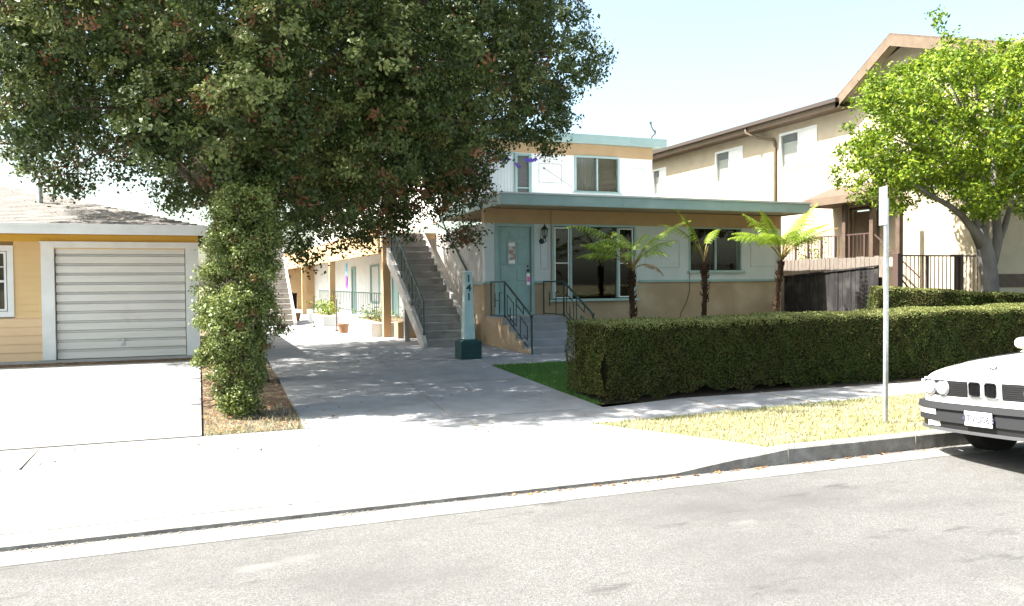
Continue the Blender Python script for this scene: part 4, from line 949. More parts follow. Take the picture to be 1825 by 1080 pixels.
# --- leafy columnar shrub in the strip
SH = empty('columnar_shrub', (.45, 9.6, .15), 'tall bushy light green shrub column standing in the soil strip between the two driveways', 'shrub')
mac = []
for i in range(230):
    z = .25+2.55*rng.random(); t = (z-.2)/2.5
    rr = .12+.30*min(1, t*1.7) if t < .95 else .32
    a = rng.random()*2*np.pi; q = rr*np.sqrt(rng.random())
    cx0 = .42-.04*math.sin(t*5)+(.05 if t > .6 else 0)
    mac.append((cx0+q*np.cos(a)*.95, 9.62+q*np.sin(a)*1.2+.05*t, z, .10+.07*rng.random()))
mac += [(.08, 9.6, .90, .08), (-.02, 9.6, .80, .06), (.80, 9.6, 1.25, .08), (.86, 9.55, 1.12, .05), (.78, 9.6, 1.9, .1), (.76, 9.6, 2.2, .1)]
C, cid, ow = sprays(mac, 13, 26, .036, .7)
leaf_mesh('foliage', C, .034, [M['shrubleaf'], M['oakbrown']], SH, (rng.random(cid.max()+1) < .03)[cid].astype(int), .6, .3, ow)
b = MB()
for k_ in range(7): 
    a = k_*.9; b.tube([(.45+.08*math.cos(a), 9.6+.08*math.sin(a), .1), (.45+.12*math.cos(a), 9.6+.14*math.sin(a), .8), (.47+.2*math.cos(a), 9.62+.25*math.sin(a), 1.7), (.47+.22*math.cos(a), 9.65+.3*math.sin(a), 2.5)], [.028, .02, .010, .004], 6)
part(b, 'stem', 'bark', SH)

# --- ficus on the right
FT = empty('ficus_tree', (15.0, 11.6, .2), 'bright yellow-green round tree with smooth grey forked trunk on the right', 'tree')
FO = [(1700, -120), (1662, 22), (1672, 60), (1640, 85), (1600, 120), (1560, 120), (1535, 150), (1520, 190), (1512, 230), (1500, 262), (1478, 300), (1500, 335), (1512, 352), (1560, 362), (1592, 384), (1640, 375), (1680, 352), (1730, 380), (1760, 395), (1800, 385), (1840, 380), (1990, 360), (2050, 200), (1990, 60), (1850, 62), (1800, 84), (1750, 88), (1715, 60), (1690, 70)]
cand = rng.random((5000, 3))*2-1; rd = (cand**2).sum(1); cand = cand[(rd < 1) & (rd > .2)]
P = np.array([14.9, 11.5, 4.9])+cand*np.array([3.4, 2.5, 2.4]); px_, py_, dd = project(P); ok = inpoly(px_, py_, FO)
mrg = .26*FPX/dd
for ang in np.linspace(0, 2*np.pi, 8, endpoint=False): ok &= inpoly(px_+mrg*np.cos(ang), py_+mrg*np.sin(ang), FO)
P = P[ok]; keep = []
for p in P:
    if all(((p-q)**2).sum() > .56**2 for q in keep): keep.append(p)
macro = [(p[0], p[1], p[2], .24+.2*rng.random()) for p in keep]
for (x, y) in [(1668, 20), (1668, 45), (1690, 65), (1740, 80), (1500, 270), (1485, 298), (1560, 130), (1545, 150), (1600, 375), (1495, 320), (1528, 185), (1515, 225), (1790, 75), (1820, 90)]:
    p = atY(x, y, 11.4); macro.append((p[0], p[1], p[2], .1))
big_ = [q for q in macro if q[3] > .15]; C, cid, ow = sprays(big_, 24, 20, .065, .9); C2, _, ow2 = sprays([q for q in macro if q[3] <= .15], 6, 10, .07)
C = np.vstack([C, C2]); ow = np.vstack([ow, ow2]); print('ficus', len(macro), len(C))
leaf_mesh('crown', C, .082, [M['ficusleaf']], FT, None, .5, .35, ow*1.2)
b = MB()
tb = atY(1764, 520, 11.6)
def FP(x, y, Y=11.6): return atY(x, y, Y)
b.tube([(tb[0], 11.6, .1), (tb[0], 11.6, .8), FP(1764, 500), FP(1758, 460), FP(1752, 430), FP(1744, 405)], [.26, .19, .165, .17, .15, .11], 14)
b.tube([FP(1768, 470), FP(1778, 430), FP(1776, 395), FP(1772, 340), FP(1770, 280)], [.10, .095, .085, .07, .04], 10)
b.tube([FP(1750, 440), FP(1756, 400), FP(1752, 350), FP(1745, 290)], [.10, .08, .065, .035], 10)
b.tube([FP(1750, 440), FP(1735, 410), FP(1715, 385), FP(1690, 365), FP(1665, 352), FP(1630, 330)], [.10, .082, .066, .055, .045, .025], 10)
b.tube([FP(1744, 415), FP(1738, 385), FP(1722, 340), FP(1708, 300), FP(1690, 250)], [.085, .07, .06, .045, .025], 10)
b.tube([FP(1776, 440), FP(1790, 405), FP(1800, 370), FP(1818, 330)], [.07, .06, .05, .025], 8)
for q in big_[:90]:
    e = Vector(q[:3]); a = Vector((14.9, 11.55, 3.6)).lerp(e, .55); b.tube([a, a.lerp(e, .5)+Vector((0, 0, .06)), e], [.03, .018, .006], 5)
part(b, 'trunk', 'barkgrey', FT, smooth=True)

# --- feathery tree at the right edge, mostly outside the frame
def frond_pts(base, az, el0, L, droop, n=14):
    p = Vector(base); out = [p.copy()]; el = el0
    for i in range(n):
        p = p+Vector((math.cos(az)*math.cos(el), math.sin(az)*math.cos(el), math.sin(el)))*L/n; el -= droop/n; out.append(p.copy())
    return out
def frond(parent, base, az, el0, L, droop, width, m_, npin=17, nl=12, stemm='stemg', bare=.36, label=None, fall=.55):
    """arching frond: a rachis with two rows of narrow serrated pinnae"""
    pts = frond_pts(base, az, el0, L, droop, 18); b = MB()
    for i in range(npin):
        t = bare+(1-bare)*(i+.3*random.random())/(npin); k = t*18; a = int(min(17, k)); p = pts[a].lerp(pts[a+1], k-a); d = (pts[a+1]-pts[a]).normalized()
        side = d.cross(Vector((0, 0, 1))).normalized(); upv = side.cross(d).normalized()
        s_ = (t-bare)/(1-bare); wl = width*(.45+.55*math.sin(math.pi*min(1, s_*1.1+.12)))*(1-.72*s_**2.2)
        for sg in (-1, 1):
            pd = (side*sg*.85+d*(.42+.35*s_)+upv*random.uniform(-.12, .12)).normalized(); pl = wl*random.uniform(.88, 1.1)
            f_ = fall*random.uniform(.7, 1.3); q0 = None
            P_ = [p+pd*pl*q-Vector((0, 0, 1))*pl*f_*q*q for q in [j/nl for j in range(nl+1)]]
            for j in range(nl):
                q = (j+.5)/nl; c0, c1 = P_[j], P_[j+1]; wv = (c1-c0); nrm = wv.cross(d).normalized(); sdv = nrm.cross(wv.normalized())
                sz = (.034+.016*width)*(1-.8*q**1.5)
                for s2 in (-1, 1):
                    o_ = len(b.v); tip = (c0+c1)*.5+sdv*s2*sz+wv*.45-nrm*sz*.25
                    b.v += [tuple(c0), tuple(tip), tuple(c1)]; b.f.append((o_, o_+1, o_+2)); b.mi.append(0)
    b.tube(pts, [.013*(1-.8*i/18)+.002 for i in range(19)], 5, mi=1)
    o = b.build('frond', [m_, stemm], parent, recalc=False)
    if label: o['label'] = label
    return o
M['stemg'] = mat('fern_stem', (.16, .10, .035), .7, .3, (.20, .17, .05), 8)
def treefern(base, top, lean_pts, specs, label):
    Tn = empty('tree_fern', (base[0], base[1], gz(base[1])), label, 'tree fern', 'tree ferns in front of the house')
    b = MB(); pts = [(base[0], base[1], .15)]+lean_pts+[top]; n_ = len(pts)
    rr = [.085+.012*math.sin(i*2.1) for i in range(n_)]; 
    dense = []
    for a_, c_ in zip(pts, pts[1:]):
        for j in range(5): dense.append(Vector(a_).lerp(Vector(c_), j/5))
    dense.append(Vector(pts[-1])); nd = len(dense)
    rads = [.050+.010*random.random()+(.018*max(0, (i/nd-.6))/.4) for i in range(nd)]
    b.tube(dense, rads, 10)
    for i in range(60):   # old leaf bases
        t = random.uniform(.35, 1); k = t*(nd-1); a_ = int(min(nd-2, k)); p = dense[a_].lerp(dense[a_+1], k-a_); an_ = random.uniform(0, 6.28)
        b.tube([p, p+Vector((math.cos(an_)*.085, math.sin(an_)*.085, .05)), p+Vector((math.cos(an_)*.10, math.sin(an_)*.10, .12))], [.016, .013, .004], 5)
    part(b, 'trunk', 'fernbark', Tn)
    for (az, el, L, dr, wd, dead) in specs:
        frond(Tn, top, R(az), R(el), L, R(dr), wd, M['ferndead'] if dead else M['fern'])
    return Tn
# azimuth 0 = to the right along the street, 180 = to the left, 270 = towards the street
treefern((8.52, 14.8), (8.48, 14.8, 1.86), [(8.50, 14.8, .8), (8.47, 14.8, 1.5)],
         [(178, 72, 1.95, 88, .30, 0), (182, 52, 1.4, 60, .28, 0), (2, 62, 1.95, 55, .26, 0), (358, 70, 1.5, 62, .30, 0), (10, 56, 1.5, 62, .28, 0), (200, 76, 1.6, 115, .32, 0), (235, 62, 1.3, 110, .28, 0), (160, 52, 1.3, 80, .28, 0), (295, 70, 1.1, 110, .24, 0), (85, 78, 1.5, 80, .28, 0), (40, 74, 1.5, 80, .28, 0), (352, 46, .85, 115, .12, 1), (130, 72, 1.4, 95, .28, 0)],
         'tree fern nearest the front steps, before the big window')
treefern((10.29, 14.8), (10.28, 14.8, 2.04), [(10.27, 14.8, .8), (10.3, 14.8, 1.5)],
         [(174, 78, 1.4, 40, .17, 0), (30, 86, 1.3, 95, .17, 0), (172, 74, 1.5, 80, .15, 0), (20, 82, .4, 30, .04, 1)],
         'sparse tree fern with only a few upright fronds, middle of the three')
treefern((12.13, 14.8), (12.36, 14.8, 2.08), [(12.16, 14.8, .7), (12.25, 14.8, 1.4)],
         [(176, 62, 1.55, 78, .36, 0), (150, 66, 1.45, 90, .34, 0), (3, 58, 1.75, 14, .36, 0), (15, 70, 1.5, 40, .36, 0), (205, 72, 1.35, 95, .34, 0), (250, 76, 1.2, 85, .34, 0), (300, 72, 1.3, 70, .34, 0), (335, 62, 1.4, 50, .36, 0), (90, 76, 1.3, 70, .30, 0), (355, 46, 1.75, 40, .26, 1), (185, 80, 1.35, 40, .34, 0), (5, 50, 1.5, 60, .34, 0), (170, 74, 1.5, 55, .36, 0), (220, 60, 1.3, 70, .34, 0), (345, 74, 1.6, 35, .34, 0), (30, 55, 1.4, 60, .34, 0)],
         'fullest bright tree fern leaning right at the right corner of the house')
FE = empty('feathery_tree', (15.2, 9.9, .2), 'light green feathery foliage entering from the right edge in front of the round tree', 'tree')
b = MB(); b.tube([(14.35, 9.95, .1), (14.4, 9.95, 1.6), (14.15, 9.95, 2.6), (14.3, 9.9, 3.6), (14.4, 9.9, 5)], [.16, .13, .11, .09, .05], 10); part(b, 'trunk', 'bark', FE)
for (az, el, L, dr, z_) in ((185, 25, 1.1, 70, 4.0), (165, 10, 1.0, 60, 3.7), (200, 40, 1.1, 80, 4.1), (190, -5, .9, 50, 3.5), (150, 35, 1.0, 60, 4.2), (20, 30, 1.2, 70, 4.2), (70, 35, 1.2, 70, 4.3), (260, 35, 1.2, 70, 4.2), (320, 35, 1.2, 70, 4.3)):
    frond(FE, (14.3, 9.9, z_), R(az), R(el), L, R(dr), .24, M['feather'], 26, 9, bare=.1, stemm='barkgrey')

# --- hedges
def hedge(name, A_, B_, depth, z0, zt0, zt1, label, dens, group='clipped hedges', gap=True, leaf=.024):
    A_ = Vector((*A_, 0)); B_ = Vector((*B_, 0)); d = (B_-A_); Lh = d.length; d.normalize(); nr = Vector((-d.y, d.x, 0))   # nr points back
    H_ = empty(name, (A_.x, A_.y, gz(A_.y)), label, 'hedge', group)
    def W(s, t, z): p = A_+d*s+nr*t; return np.column_stack([p.x*np.ones_like(z), p.y*np.ones_like(z), z]) if 0 else None
    def pos(s, t, z): return np.column_stack([A_.x+d.x*s+nr.x*t, A_.y+d.y*s+nr.y*t, z])
    lump = lambda s, z: .02*np.sin(s*1.3+z*2)+.018*np.sin(s*3.1+z*4)+.018*np.sin(s*7.7-z*9)+.012*np.sin(s*17+z*13)
    ztop = lambda s: zt0+(zt1-zt0)*s/Lh+.012*np.sin(s*2.3)+.01*np.sin(s*6.1)
    zlow = lambda s: z0-.10*np.exp(-s/1.2)+.03*np.sin(s*5.3)+.03*np.sin(s*13.7)-.03+(.06*np.sin(s*.9+.5) if gap else 0)
    out = []; nrmv = []; mis = []
    n_ = int(dens*Lh*(zt0-z0)); s = rng.random(n_)*Lh; z = zlow(s)+(ztop(s)-zlow(s))*rng.random(n_); 
    rz = np.clip((ztop(s)-z)/.06, 0, 1); tt = -lump(s, z)+.03*(1-rz)**2+np.abs(rng.normal(size=n_))*.02-.012
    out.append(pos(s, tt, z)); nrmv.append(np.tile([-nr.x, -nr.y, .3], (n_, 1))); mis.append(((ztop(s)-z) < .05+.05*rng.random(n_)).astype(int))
    nb = n_//3; s = rng.random(nb)*Lh; z = zlow(s)+(ztop(s)-zlow(s))*rng.random(nb); out.append(pos(s, depth+lump(s, z), z)); nrmv.append(np.tile([nr.x, nr.y, .3], (nb, 1))); mis.append(np.zeros(nb, int))
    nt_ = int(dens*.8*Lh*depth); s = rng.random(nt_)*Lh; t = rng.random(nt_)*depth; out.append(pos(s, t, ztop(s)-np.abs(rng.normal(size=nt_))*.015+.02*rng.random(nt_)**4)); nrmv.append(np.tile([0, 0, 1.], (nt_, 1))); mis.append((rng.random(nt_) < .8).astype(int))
    ne = int(dens*1.5*depth*(zt0-z0)); 
    for s_, sg in ((0, -1), (Lh, 1)):
        t = rng.random(ne)*depth; z = z0+(zt0-z0)*rng.random(ne); s = np.full(ne, s_)+sg*lump(t, z); out.append(pos(s, t, z)); nrmv.append(np.tile([sg*d.x, sg*d.y, .3], (ne, 1))); mis.append((rng.random(ne) < .12).astype(int))
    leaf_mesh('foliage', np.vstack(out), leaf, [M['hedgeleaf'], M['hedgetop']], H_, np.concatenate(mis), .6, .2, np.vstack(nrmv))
    b = MB(); n2 = int(Lh/.3)
    for i in range(n2+1):
        s = Lh*i/n2; s = min(max(s, .07), Lh-.07); pf = []
        a_ = A_+d*s+nr*.11; c_ = A_+d*s+nr*(depth-.11); zl = float(zlow(s))+.07
        b.v += [(a_.x, a_.y, zl), (a_.x, a_.y, float(ztop(s))-.035), (c_.x, c_.y, float(ztop(s))-.035), (c_.x, c_.y, zl)]
    for i in range(n2):
        for k_ in range(4): b.f.append((4*i+k_, 4*i+(k_+1) % 4, 4*i+4+(k_+1) % 4, 4*i+4+k_)); b.mi.append(0)
    b.f += [(0, 1, 2, 3), (4*n2, 4*n2+1, 4*n2+2, 4*n2+3)]; b.mi += [0, 0]
    part(b, 'twigs', 'hedgecore', H_)
    s = .15
    while s < Lh:
        b = MB(); p = A_+d*s+nr*depth*.4; g = gz(p.y); b.tube([(p.x, p.y, g-.05), (p.x+random.uniform(-.05, .05), p.y+random.uniform(-.05, .05), g+.2), (p.x+random.uniform(-.1, .1), p.y, z0+.25)], [.022, .016, .012], 6); s += random.uniform(.3, .5); part(b, 'stem', 'bark', H_)
hedge('front_hedge', (4.63, 8.75), (14.5, 9.2), 1.0, .23, 1.12, 1.20, 'long clipped hedge along the pavement, nearest the street', 6200)
hedge('rear_hedge', (12.35, 12.0), (15.6, 10.0), .7, .3, 1.50, 1.30, 'shorter clipped hedge behind the long one, below the grey-trunked tree', 3000, leaf=.032)

# distant tree over the garage roof, and a background tree mass
def bushy(name, c, r, n_, leaf, label, m_='farleaf', cat='tree'):
    T_ = empty(name, (c[0], c[1], 0.1), label, cat); mac = []
    for i in range(n_):
        d_ = rng.normal(size=3); d_ /= np.linalg.norm(d_); q = rng.random()**.4*.85; mac.append((c[0]+d_[0]*r[0]*q, c[1]+d_[1]*r[1]*q, c[2]+d_[2]*r[2]*q, .22*r[0]))
    C, cid, ow = sprays(mac, 14, 22, .1*r[0]); leaf_mesh('crown', C, leaf, [M[m_]], T_, None, .6, .4, ow)
    b = MB(); b.tube([(c[0], c[1], 0), (c[0], c[1], c[2])], [.2, .1], 8); part(b, 'trunk', 'bark', T_); return T_
bushy('distant_tree', (-13.2, 50, 5.4), (3.6, 3, 2.2), 34, .28, 'small distant green tree peeking over the left of the garage roof')

# courtyard planters, pots and poles
PL = empty('planter_box', (4.3, 22.5, .25), 'low white masonry planter box along the sunny courtyard, full of plants', 'planter')
b = MB(); b.box(4.15, 4.42, 20.75, 25.4, .2, .62); b.box(4.42, 5.7, 20.75, 20.9, .2, .62); b.box(4.42, 6.0, 25.25, 25.4, .2, .62); part(b, 'planter_wall', 'white', PL, bevel=.01)
b = MB(); b.box(4.425, 5.95, 20.905, 25.245, .2, .55); part(b, 'soil', 'soil', PL)
PM = empty('rear_planter_box', (4.0, 28.5, .25), 'white planter box farther back along the sunny courtyard', 'planter')
b = MB(); b.box(3.75, 4.3, 26.6, 30.4, .2, .60); part(b, 'planter_wall', 'white', PM, bevel=.01)
b = MB(); b.box(3.85, 4.2, 26.7, 30.3, .601, .615); part(b, 'soil', 'soil', PM)
plant_spots = 1
pl2 = empty('tan_planter', (4.8, 19.6, .25), 'tan masonry planter in the shade under the stair', 'planter')
b = MB(); b.box(4.66, 6.0, 19.9, 20.3, .2, .66); part(b, 'planter_wall', 'orange', pl2, bevel=.01)
b = MB(); b.box(4.7, 5.98, 19.95, 20.25, .6, .67); part(b, 'soil', 'soil', pl2)
def plant(x, y, z, r, h, label, m_='ficusleaf', n_=60, leaf=.07, group='plants in the courtyard'):
    t_ = empty('leafy_plant', (x, y, z), label, 'plant', group)
    C = np.array([x, y, z])+rng.normal(size=(n_, 3))*np.array([r, r, h*.35])+np.array([0, 0, h*.55]); C[:, 2] = np.maximum(C[:, 2], z)
    leaf_mesh('foliage', C, leaf, [M[m_]], t_, None, .5, .3)
    b = MB()
    for k_ in range(5): b.tube([(x, y, z-.03), (x+random.uniform(-r, r)*.5, y+random.uniform(-r, r)*.5, z+h*.5), (x+random.uniform(-r, r), y+random.uniform(-r, r), z+h*.9)], [.012, .008, .004], 5)
    part(b, 'stem', 'bark', t_)
plant(4.9, 23.0, .55, .32, .35, 'low leafy plants at the near end of the white planter', n_=260)
plant(4.9, 24.4, .55, .3, .32, 'bushier green plant in the middle of the white planter', n_=220)
plant(4.02, 28.4, .6, .2, .45, 'green bush in the rear planter of the courtyard', n_=320, leaf=.09); plant(4.02, 27.2, .6, .18, .3, 'lower green plant at the near end of the rear planter', n_=200, leaf=.08)
plant(5.3, 20.1, .66, .2, .22, 'thin spiky plant in the tan planter under the stair', n_=70)
plant(16.5, 18.5, 1.95, .22, .7, 'small leafy shrub behind the porch railing of the cream building', n_=150, leaf=.1, group='plants near the buildings')
def pot(x, y, r, h, label, m_='terracotta'):
    b = MB(); b.lathe([(r*.7, 0), (r, h*.85), (r*1.1, h*.86), (r*1.1, h), (r*.9, h), (r*.85, h*.9)], (x, y, .255), 14); tag(b.build('flower_pot', m_), label, 'pot', 'pots in the courtyard')
pot(3.8, 22.9, .16, .26, 'terracotta pot standing by the thin pole near the white planter'); pot(3.4, 31.2, .17, .3, 'terracotta pot farthest back in the courtyard, past the rear planter')
for (x, y, h, lab) in ((3.75, 23.8, .95, 'thin dark pole in the courtyard, nearest the white planter'), (3.45, 26.5, 1.0, 'thin dark pole in the middle of the courtyard'), (3.2, 30.5, 1.1, 'thin dark pole farthest back in the courtyard')):
    b = MB(); b.tube([(x, y, .2), (x, y, .25+h)], .018, 6); b.lathe([(.06, .25), (.05, .29), (.02, .30)], (x, y, 0), 8); tag(b.build('thin_pole', 'browniron'), lab, 'pole', 'thin poles in the courtyard')
b = MB(); 
for i, (z0_, z1_) in enumerate(((1.98, 2.35), (1.55, 1.98))):
    b.prism([(27.9-.12, z1_), (27.9+.12, z1_), (27.9+.2, z0_), (27.9-.22, z0_-.08), (27.9-.05, z0_+.03)], 0, 4.75-.01*i, 4.77+.01*i, i)
o = b.build('hanging_banner', ['cyan', 'violet']); tag(o, 'blue and purple cloth hanging by a courtyard door', 'banner')
b = MB(); b.lathe([(.03, .0), (.03, .16), (.05, .17), (.05, .22), (.01, .25)], (8.95, 15.6, .8), 10); b.box(8.93, 8.97, 15.58, 15.62, .22, .8); tag(b.build('garden_light', 'blackiron'), 'small dark garden light just behind the hedge, right of the first tree fern', 'garden light')
#@@PART4
# ------------------------------------------------------------------ parked car (own coordinates: nose at x=0, tail at +x, kerb side +y)
LOCAL[0] = 1
CAR = empty('parked_car', (6.30, 4.90, .015), 'white older saloon car parked at the kerb, its four round headlamps facing left', 'car', rot=(R(-3.8), 0, R(-5)))
M['carpaint'] = mat('car_paint', (.80, .80, .81), .25, .5, coat=.6); M['rubber'] = mat('grey_bumper', (.026, .027, .03), .8, .12)
M['tyre'] = mat('tyre_rubber', (.02, .02, .02), .85, .2); M['alloy'] = mat('alloy', (.55, .56, .57), .35, .5, metal=.8)
M['lens'] = mat('lamp_lens', (.62, .66, .68), .08, .6, (.5, .55, .57), 40, coat=.5); M['chrome'] = mat('chrome', (.75, .76, .78), .12, .6, metal=1)
M['carblack'] = mat('car_black', (.012, .012, .014), .45, .4); M['plateink'] = mat('plate_ink', (.05, .05, .09), .6); M['amber'] = mat('amber', (.65, .62, .58), .2, .5)
WH = .80
def plan(y): return .10*(abs(y)/.8)**3.2
stn = [(0, .60, .655, .775), (.012, .585, .60, .79), (.06, .58, .5, .815), (.2, .56, .3, .845), (.45, .5, .24, .885), (.8, .5, .22, .92), (1.2, .5, .2, .95), (1.7, .5, .2, .955), (2.4, .5, .2, .955), (3.2, .5, .2, .96), (3.7, .5, .2, .96), (4.1, .5, .24, .955), (4.36, .55, .35, .93), (4.42, .58, .45, .89)]
wid = [.735, .75, .765, .78, .795, .80, .805, .81, .81, .81, .805, .79, .76, .73]
b = MB(); rows = []
for (x, _, zb, zt), wd in zip(stn, wid):
    cr_ = .035 if x > .1 else .012
    half = [(0, zb), (wd*.6, zb), (wd*.93, zb), (wd*.985, zb+.04), (wd, zb+(zt-zb)*.35), (wd, zb+(zt-zb)*.62), (wd*.992, zt-.085 if zt-.085 > zb+(zt-zb)*.65 else zb+(zt-zb)*.8), (wd*.965, zt-.03), (wd*.90, zt-.006), (wd*.6, zt+cr_*.7), (wd*.3, zt+cr_*.95), (0, zt+cr_)]
    ring = [(y, z) for y, z in half]+[(-y, z) for y, z in reversed(half[1:-1])]
    fade = max(0, 1-x/1.0)
    rows.append([(x+plan(y)*fade, y, z) for y, z in ring])
nr_ = len(rows[0]); b.v = [p for r_ in rows for p in r_]
for i in range(len(rows)-1):
    for k in range(nr_): b.f.append((i*nr_+k, i*nr_+(k+1) % nr_, (i+1)*nr_+(k+1) % nr_, (i+1)*nr_+k)); b.mi.append(0)
b.f.append(tuple(range(nr_-1, -1, -1))); b.mi.append(0); b.f.append(tuple((len(rows)-1)*nr_+k for k in range(nr_))); b.mi.append(0)
body = b.build('body', 'carpaint', None, smooth=False)
sb = body.modifiers.new('s', 'SUBSURF'); sb.levels = 2; sb.render_levels = 2
for k in (.80, 3.45):
    c = MB(); c.lathe([(.345, -.9), (.345, .9)], (k, 0, .30), 32, axis='y'); cut = c.build('cutter', 'carpaint')
    bo = body.modifiers.new('b', 'BOOLEAN'); bo.object = cut; bo.operation = 'DIFFERENCE'; cut.name = 'cutter'
bpy.context.view_layer.update(); dg = bpy.context.evaluated_depsgraph_get(); me = bpy.data.meshes.new_from_object(body.evaluated_get(dg)); me.name = 'body'
body.modifiers.clear(); body.data = me; me.polygons.foreach_set('use_smooth', [True]*len(me.polygons))
try: me.set_sharp_from_angle(angle=R(38))
except Exception: pass
for o in [o for o in bpy.data.objects if o.name.startswith('cutter')]: bpy.data.objects.remove(o)
body.parent = CAR
for sy in (-1, 1):   # bonnet shut lines
    b = MB(); b.tube([(.12, sy*.55, .838), (.45, sy*.56, .905), (.8, sy*.57, .94), (1.15, sy*.58, .965)], .003, 5); part(b, 'bonnet_gap', 'rubber', body)
b = MB(); b.box(.10, .34, -.66, .66, .31, .5); b.box(.34, .9, -.55, .55, .24, .3); b.box(.9, 3.3, -.70, .70, .21, .24); b.box(.35, .42, -.70, .70, .25, .6); b.box(1.2, 1.3, -.70, .70, .22, .6); b.box(.42, 1.2, -.46, .46, .3, .62); part(b, 'underbody', 'carblack', CAR)
# greenhouse
b = MB()
gh = [(1.22, .93, .68), (2.0, 1.345, .53), (2.1, 1.37, .54), (2.9, 1.375, .54), (3.05, 1.35, .53), (3.72, .94, .66)]
v = []
for x, z, y in gh: v += [(x, -y, z), (x, y, z)]
lo_ = [(1.22, .93, .72), (3.72, .94, .72)]
side_ = lambda sg: [(1.24, sg*.735, .93), (2.02, sg*.57, 1.33), (2.95, sg*.57, 1.345), (3.62, sg*.735, .94)]
roofp = [(2.0, 1.345), (2.15, 1.375), (2.9, 1.38), (3.05, 1.35)]
for (p, q) in zip(roofp, roofp[1:]):
    b.add([(p[0], -.56, p[1]-.01), (p[0], .56, p[1]-.01), (q[0], .56, q[1]-.01), (q[0], -.56, q[1]-.01), (p[0], -.3, p[1]+.015), (p[0], .3, p[1]+.015), (q[0], .3, q[1]+.015), (q[0], -.3, q[1]+.015)],
          [(0, 4, 7, 3), (4, 5, 6, 7), (5, 1, 2, 6), (0, 1, 5, 4), (3, 2, 6, 7)])
for sg in (-1, 1):
    b.bar((1.25, sg*.72, .94), (2.02, sg*.56, 1.35), .05, .04); b.bar((2.02, sg*.56, 1.35), (3.02, sg*.56, 1.35), .05, .04); b.bar((3.02, sg*.56, 1.35), (3.62, sg*.72, .95), .09, .05); b.bar((2.35, sg*.725, .94), (2.42, sg*.57, 1.34), .05, .03)
part(b, 'roof', 'carpaint', CAR, bevel=.006)
b = MB(); b.add([(1.23, -.70, .93), (1.23, .70, .93), (2.0, .54, 1.345), (2.0, -.54, 1.345)], [(0, 1, 2, 3)]); part(b, 'windscreen', 'glass', CAR)
b = MB(); b.add([(3.68, -.68, .95), (3.68, .68, .95), (3.05, .54, 1.345), (3.05, -.54, 1.345)], [(0, 1, 2, 3)]); part(b, 'rear_window', 'glass', CAR)
for sg in (-1, 1):
    b = MB(); b.add([(1.26, sg*.73, .94), (2.03, sg*.56, 1.34), (3.0, sg*.56, 1.34), (3.6, sg*.73, .95)], [(0, 1, 2, 3)]); part(b, 'side_window', 'glass', CAR)
b = MB(); b.box(1.45, 3.5, -.66, .66, .80, .86); b.box(2.2, 2.35, -.55, -.1, .85, 1.2); b.box(2.2, 2.35, .1, .55, .85, 1.2); b.box(1.35, 1.5, -.6, .6, .86, .97); part(b, 'seats', 'carblack', CAR, bevel=.02)
b = MB(); b.box(1.12, 1.26, -.66, .66, .945, .958); b.bar((1.2, -.45, .975), (1.42, .05, 1.05), .012); b.bar((1.2, .1, .975), (1.42, .55, 1.05), .012); part(b, 'wiper', 'carblack', CAR)
for sg in (-1, 1):
    b = MB(); cx0, cy0, cz0 = 1.36, sg*.86, 1.035
    prof = [(.0, .0), (.03, .045), (.06, .058), (.10, .062), (.115, .055)]
    o_ = len(b.v); nn = 14
    for (dx, rr_) in prof:
        for k in range(nn): a = 2*math.pi*k/nn; b.v.append((cx0+dx, cy0+math.copysign(abs(math.cos(a))**.7, math.cos(a))*rr_*1.65, cz0+math.copysign(abs(math.sin(a))**.7, math.sin(a))*rr_))
    for i in range(len(prof)-1):
        for k in range(nn): b.f.append((o_+i*nn+k, o_+i*nn+(k+1) % nn, o_+(i+1)*nn+(k+1) % nn, o_+(i+1)*nn+k)); b.mi.append(0)
    b.f.append(tuple(o_+k for k in range(nn))); b.mi.append(0); b.f.append(tuple(o_+(len(prof)-1)*nn+k for k in range(nn))); b.mi.append(0)
    b.bar((1.44, sg*.72, .965), (1.43, sg*.82, 1.01), .06, .035); mr_ = part(b, 'door_mirror', 'carpaint', CAR, smooth=False)
    b = MB(); b.box(1.476, 1.479, cy0-.075, cy0+.075, .993, 1.077); part(b, 'mirror_glass', 'chrome', mr_)
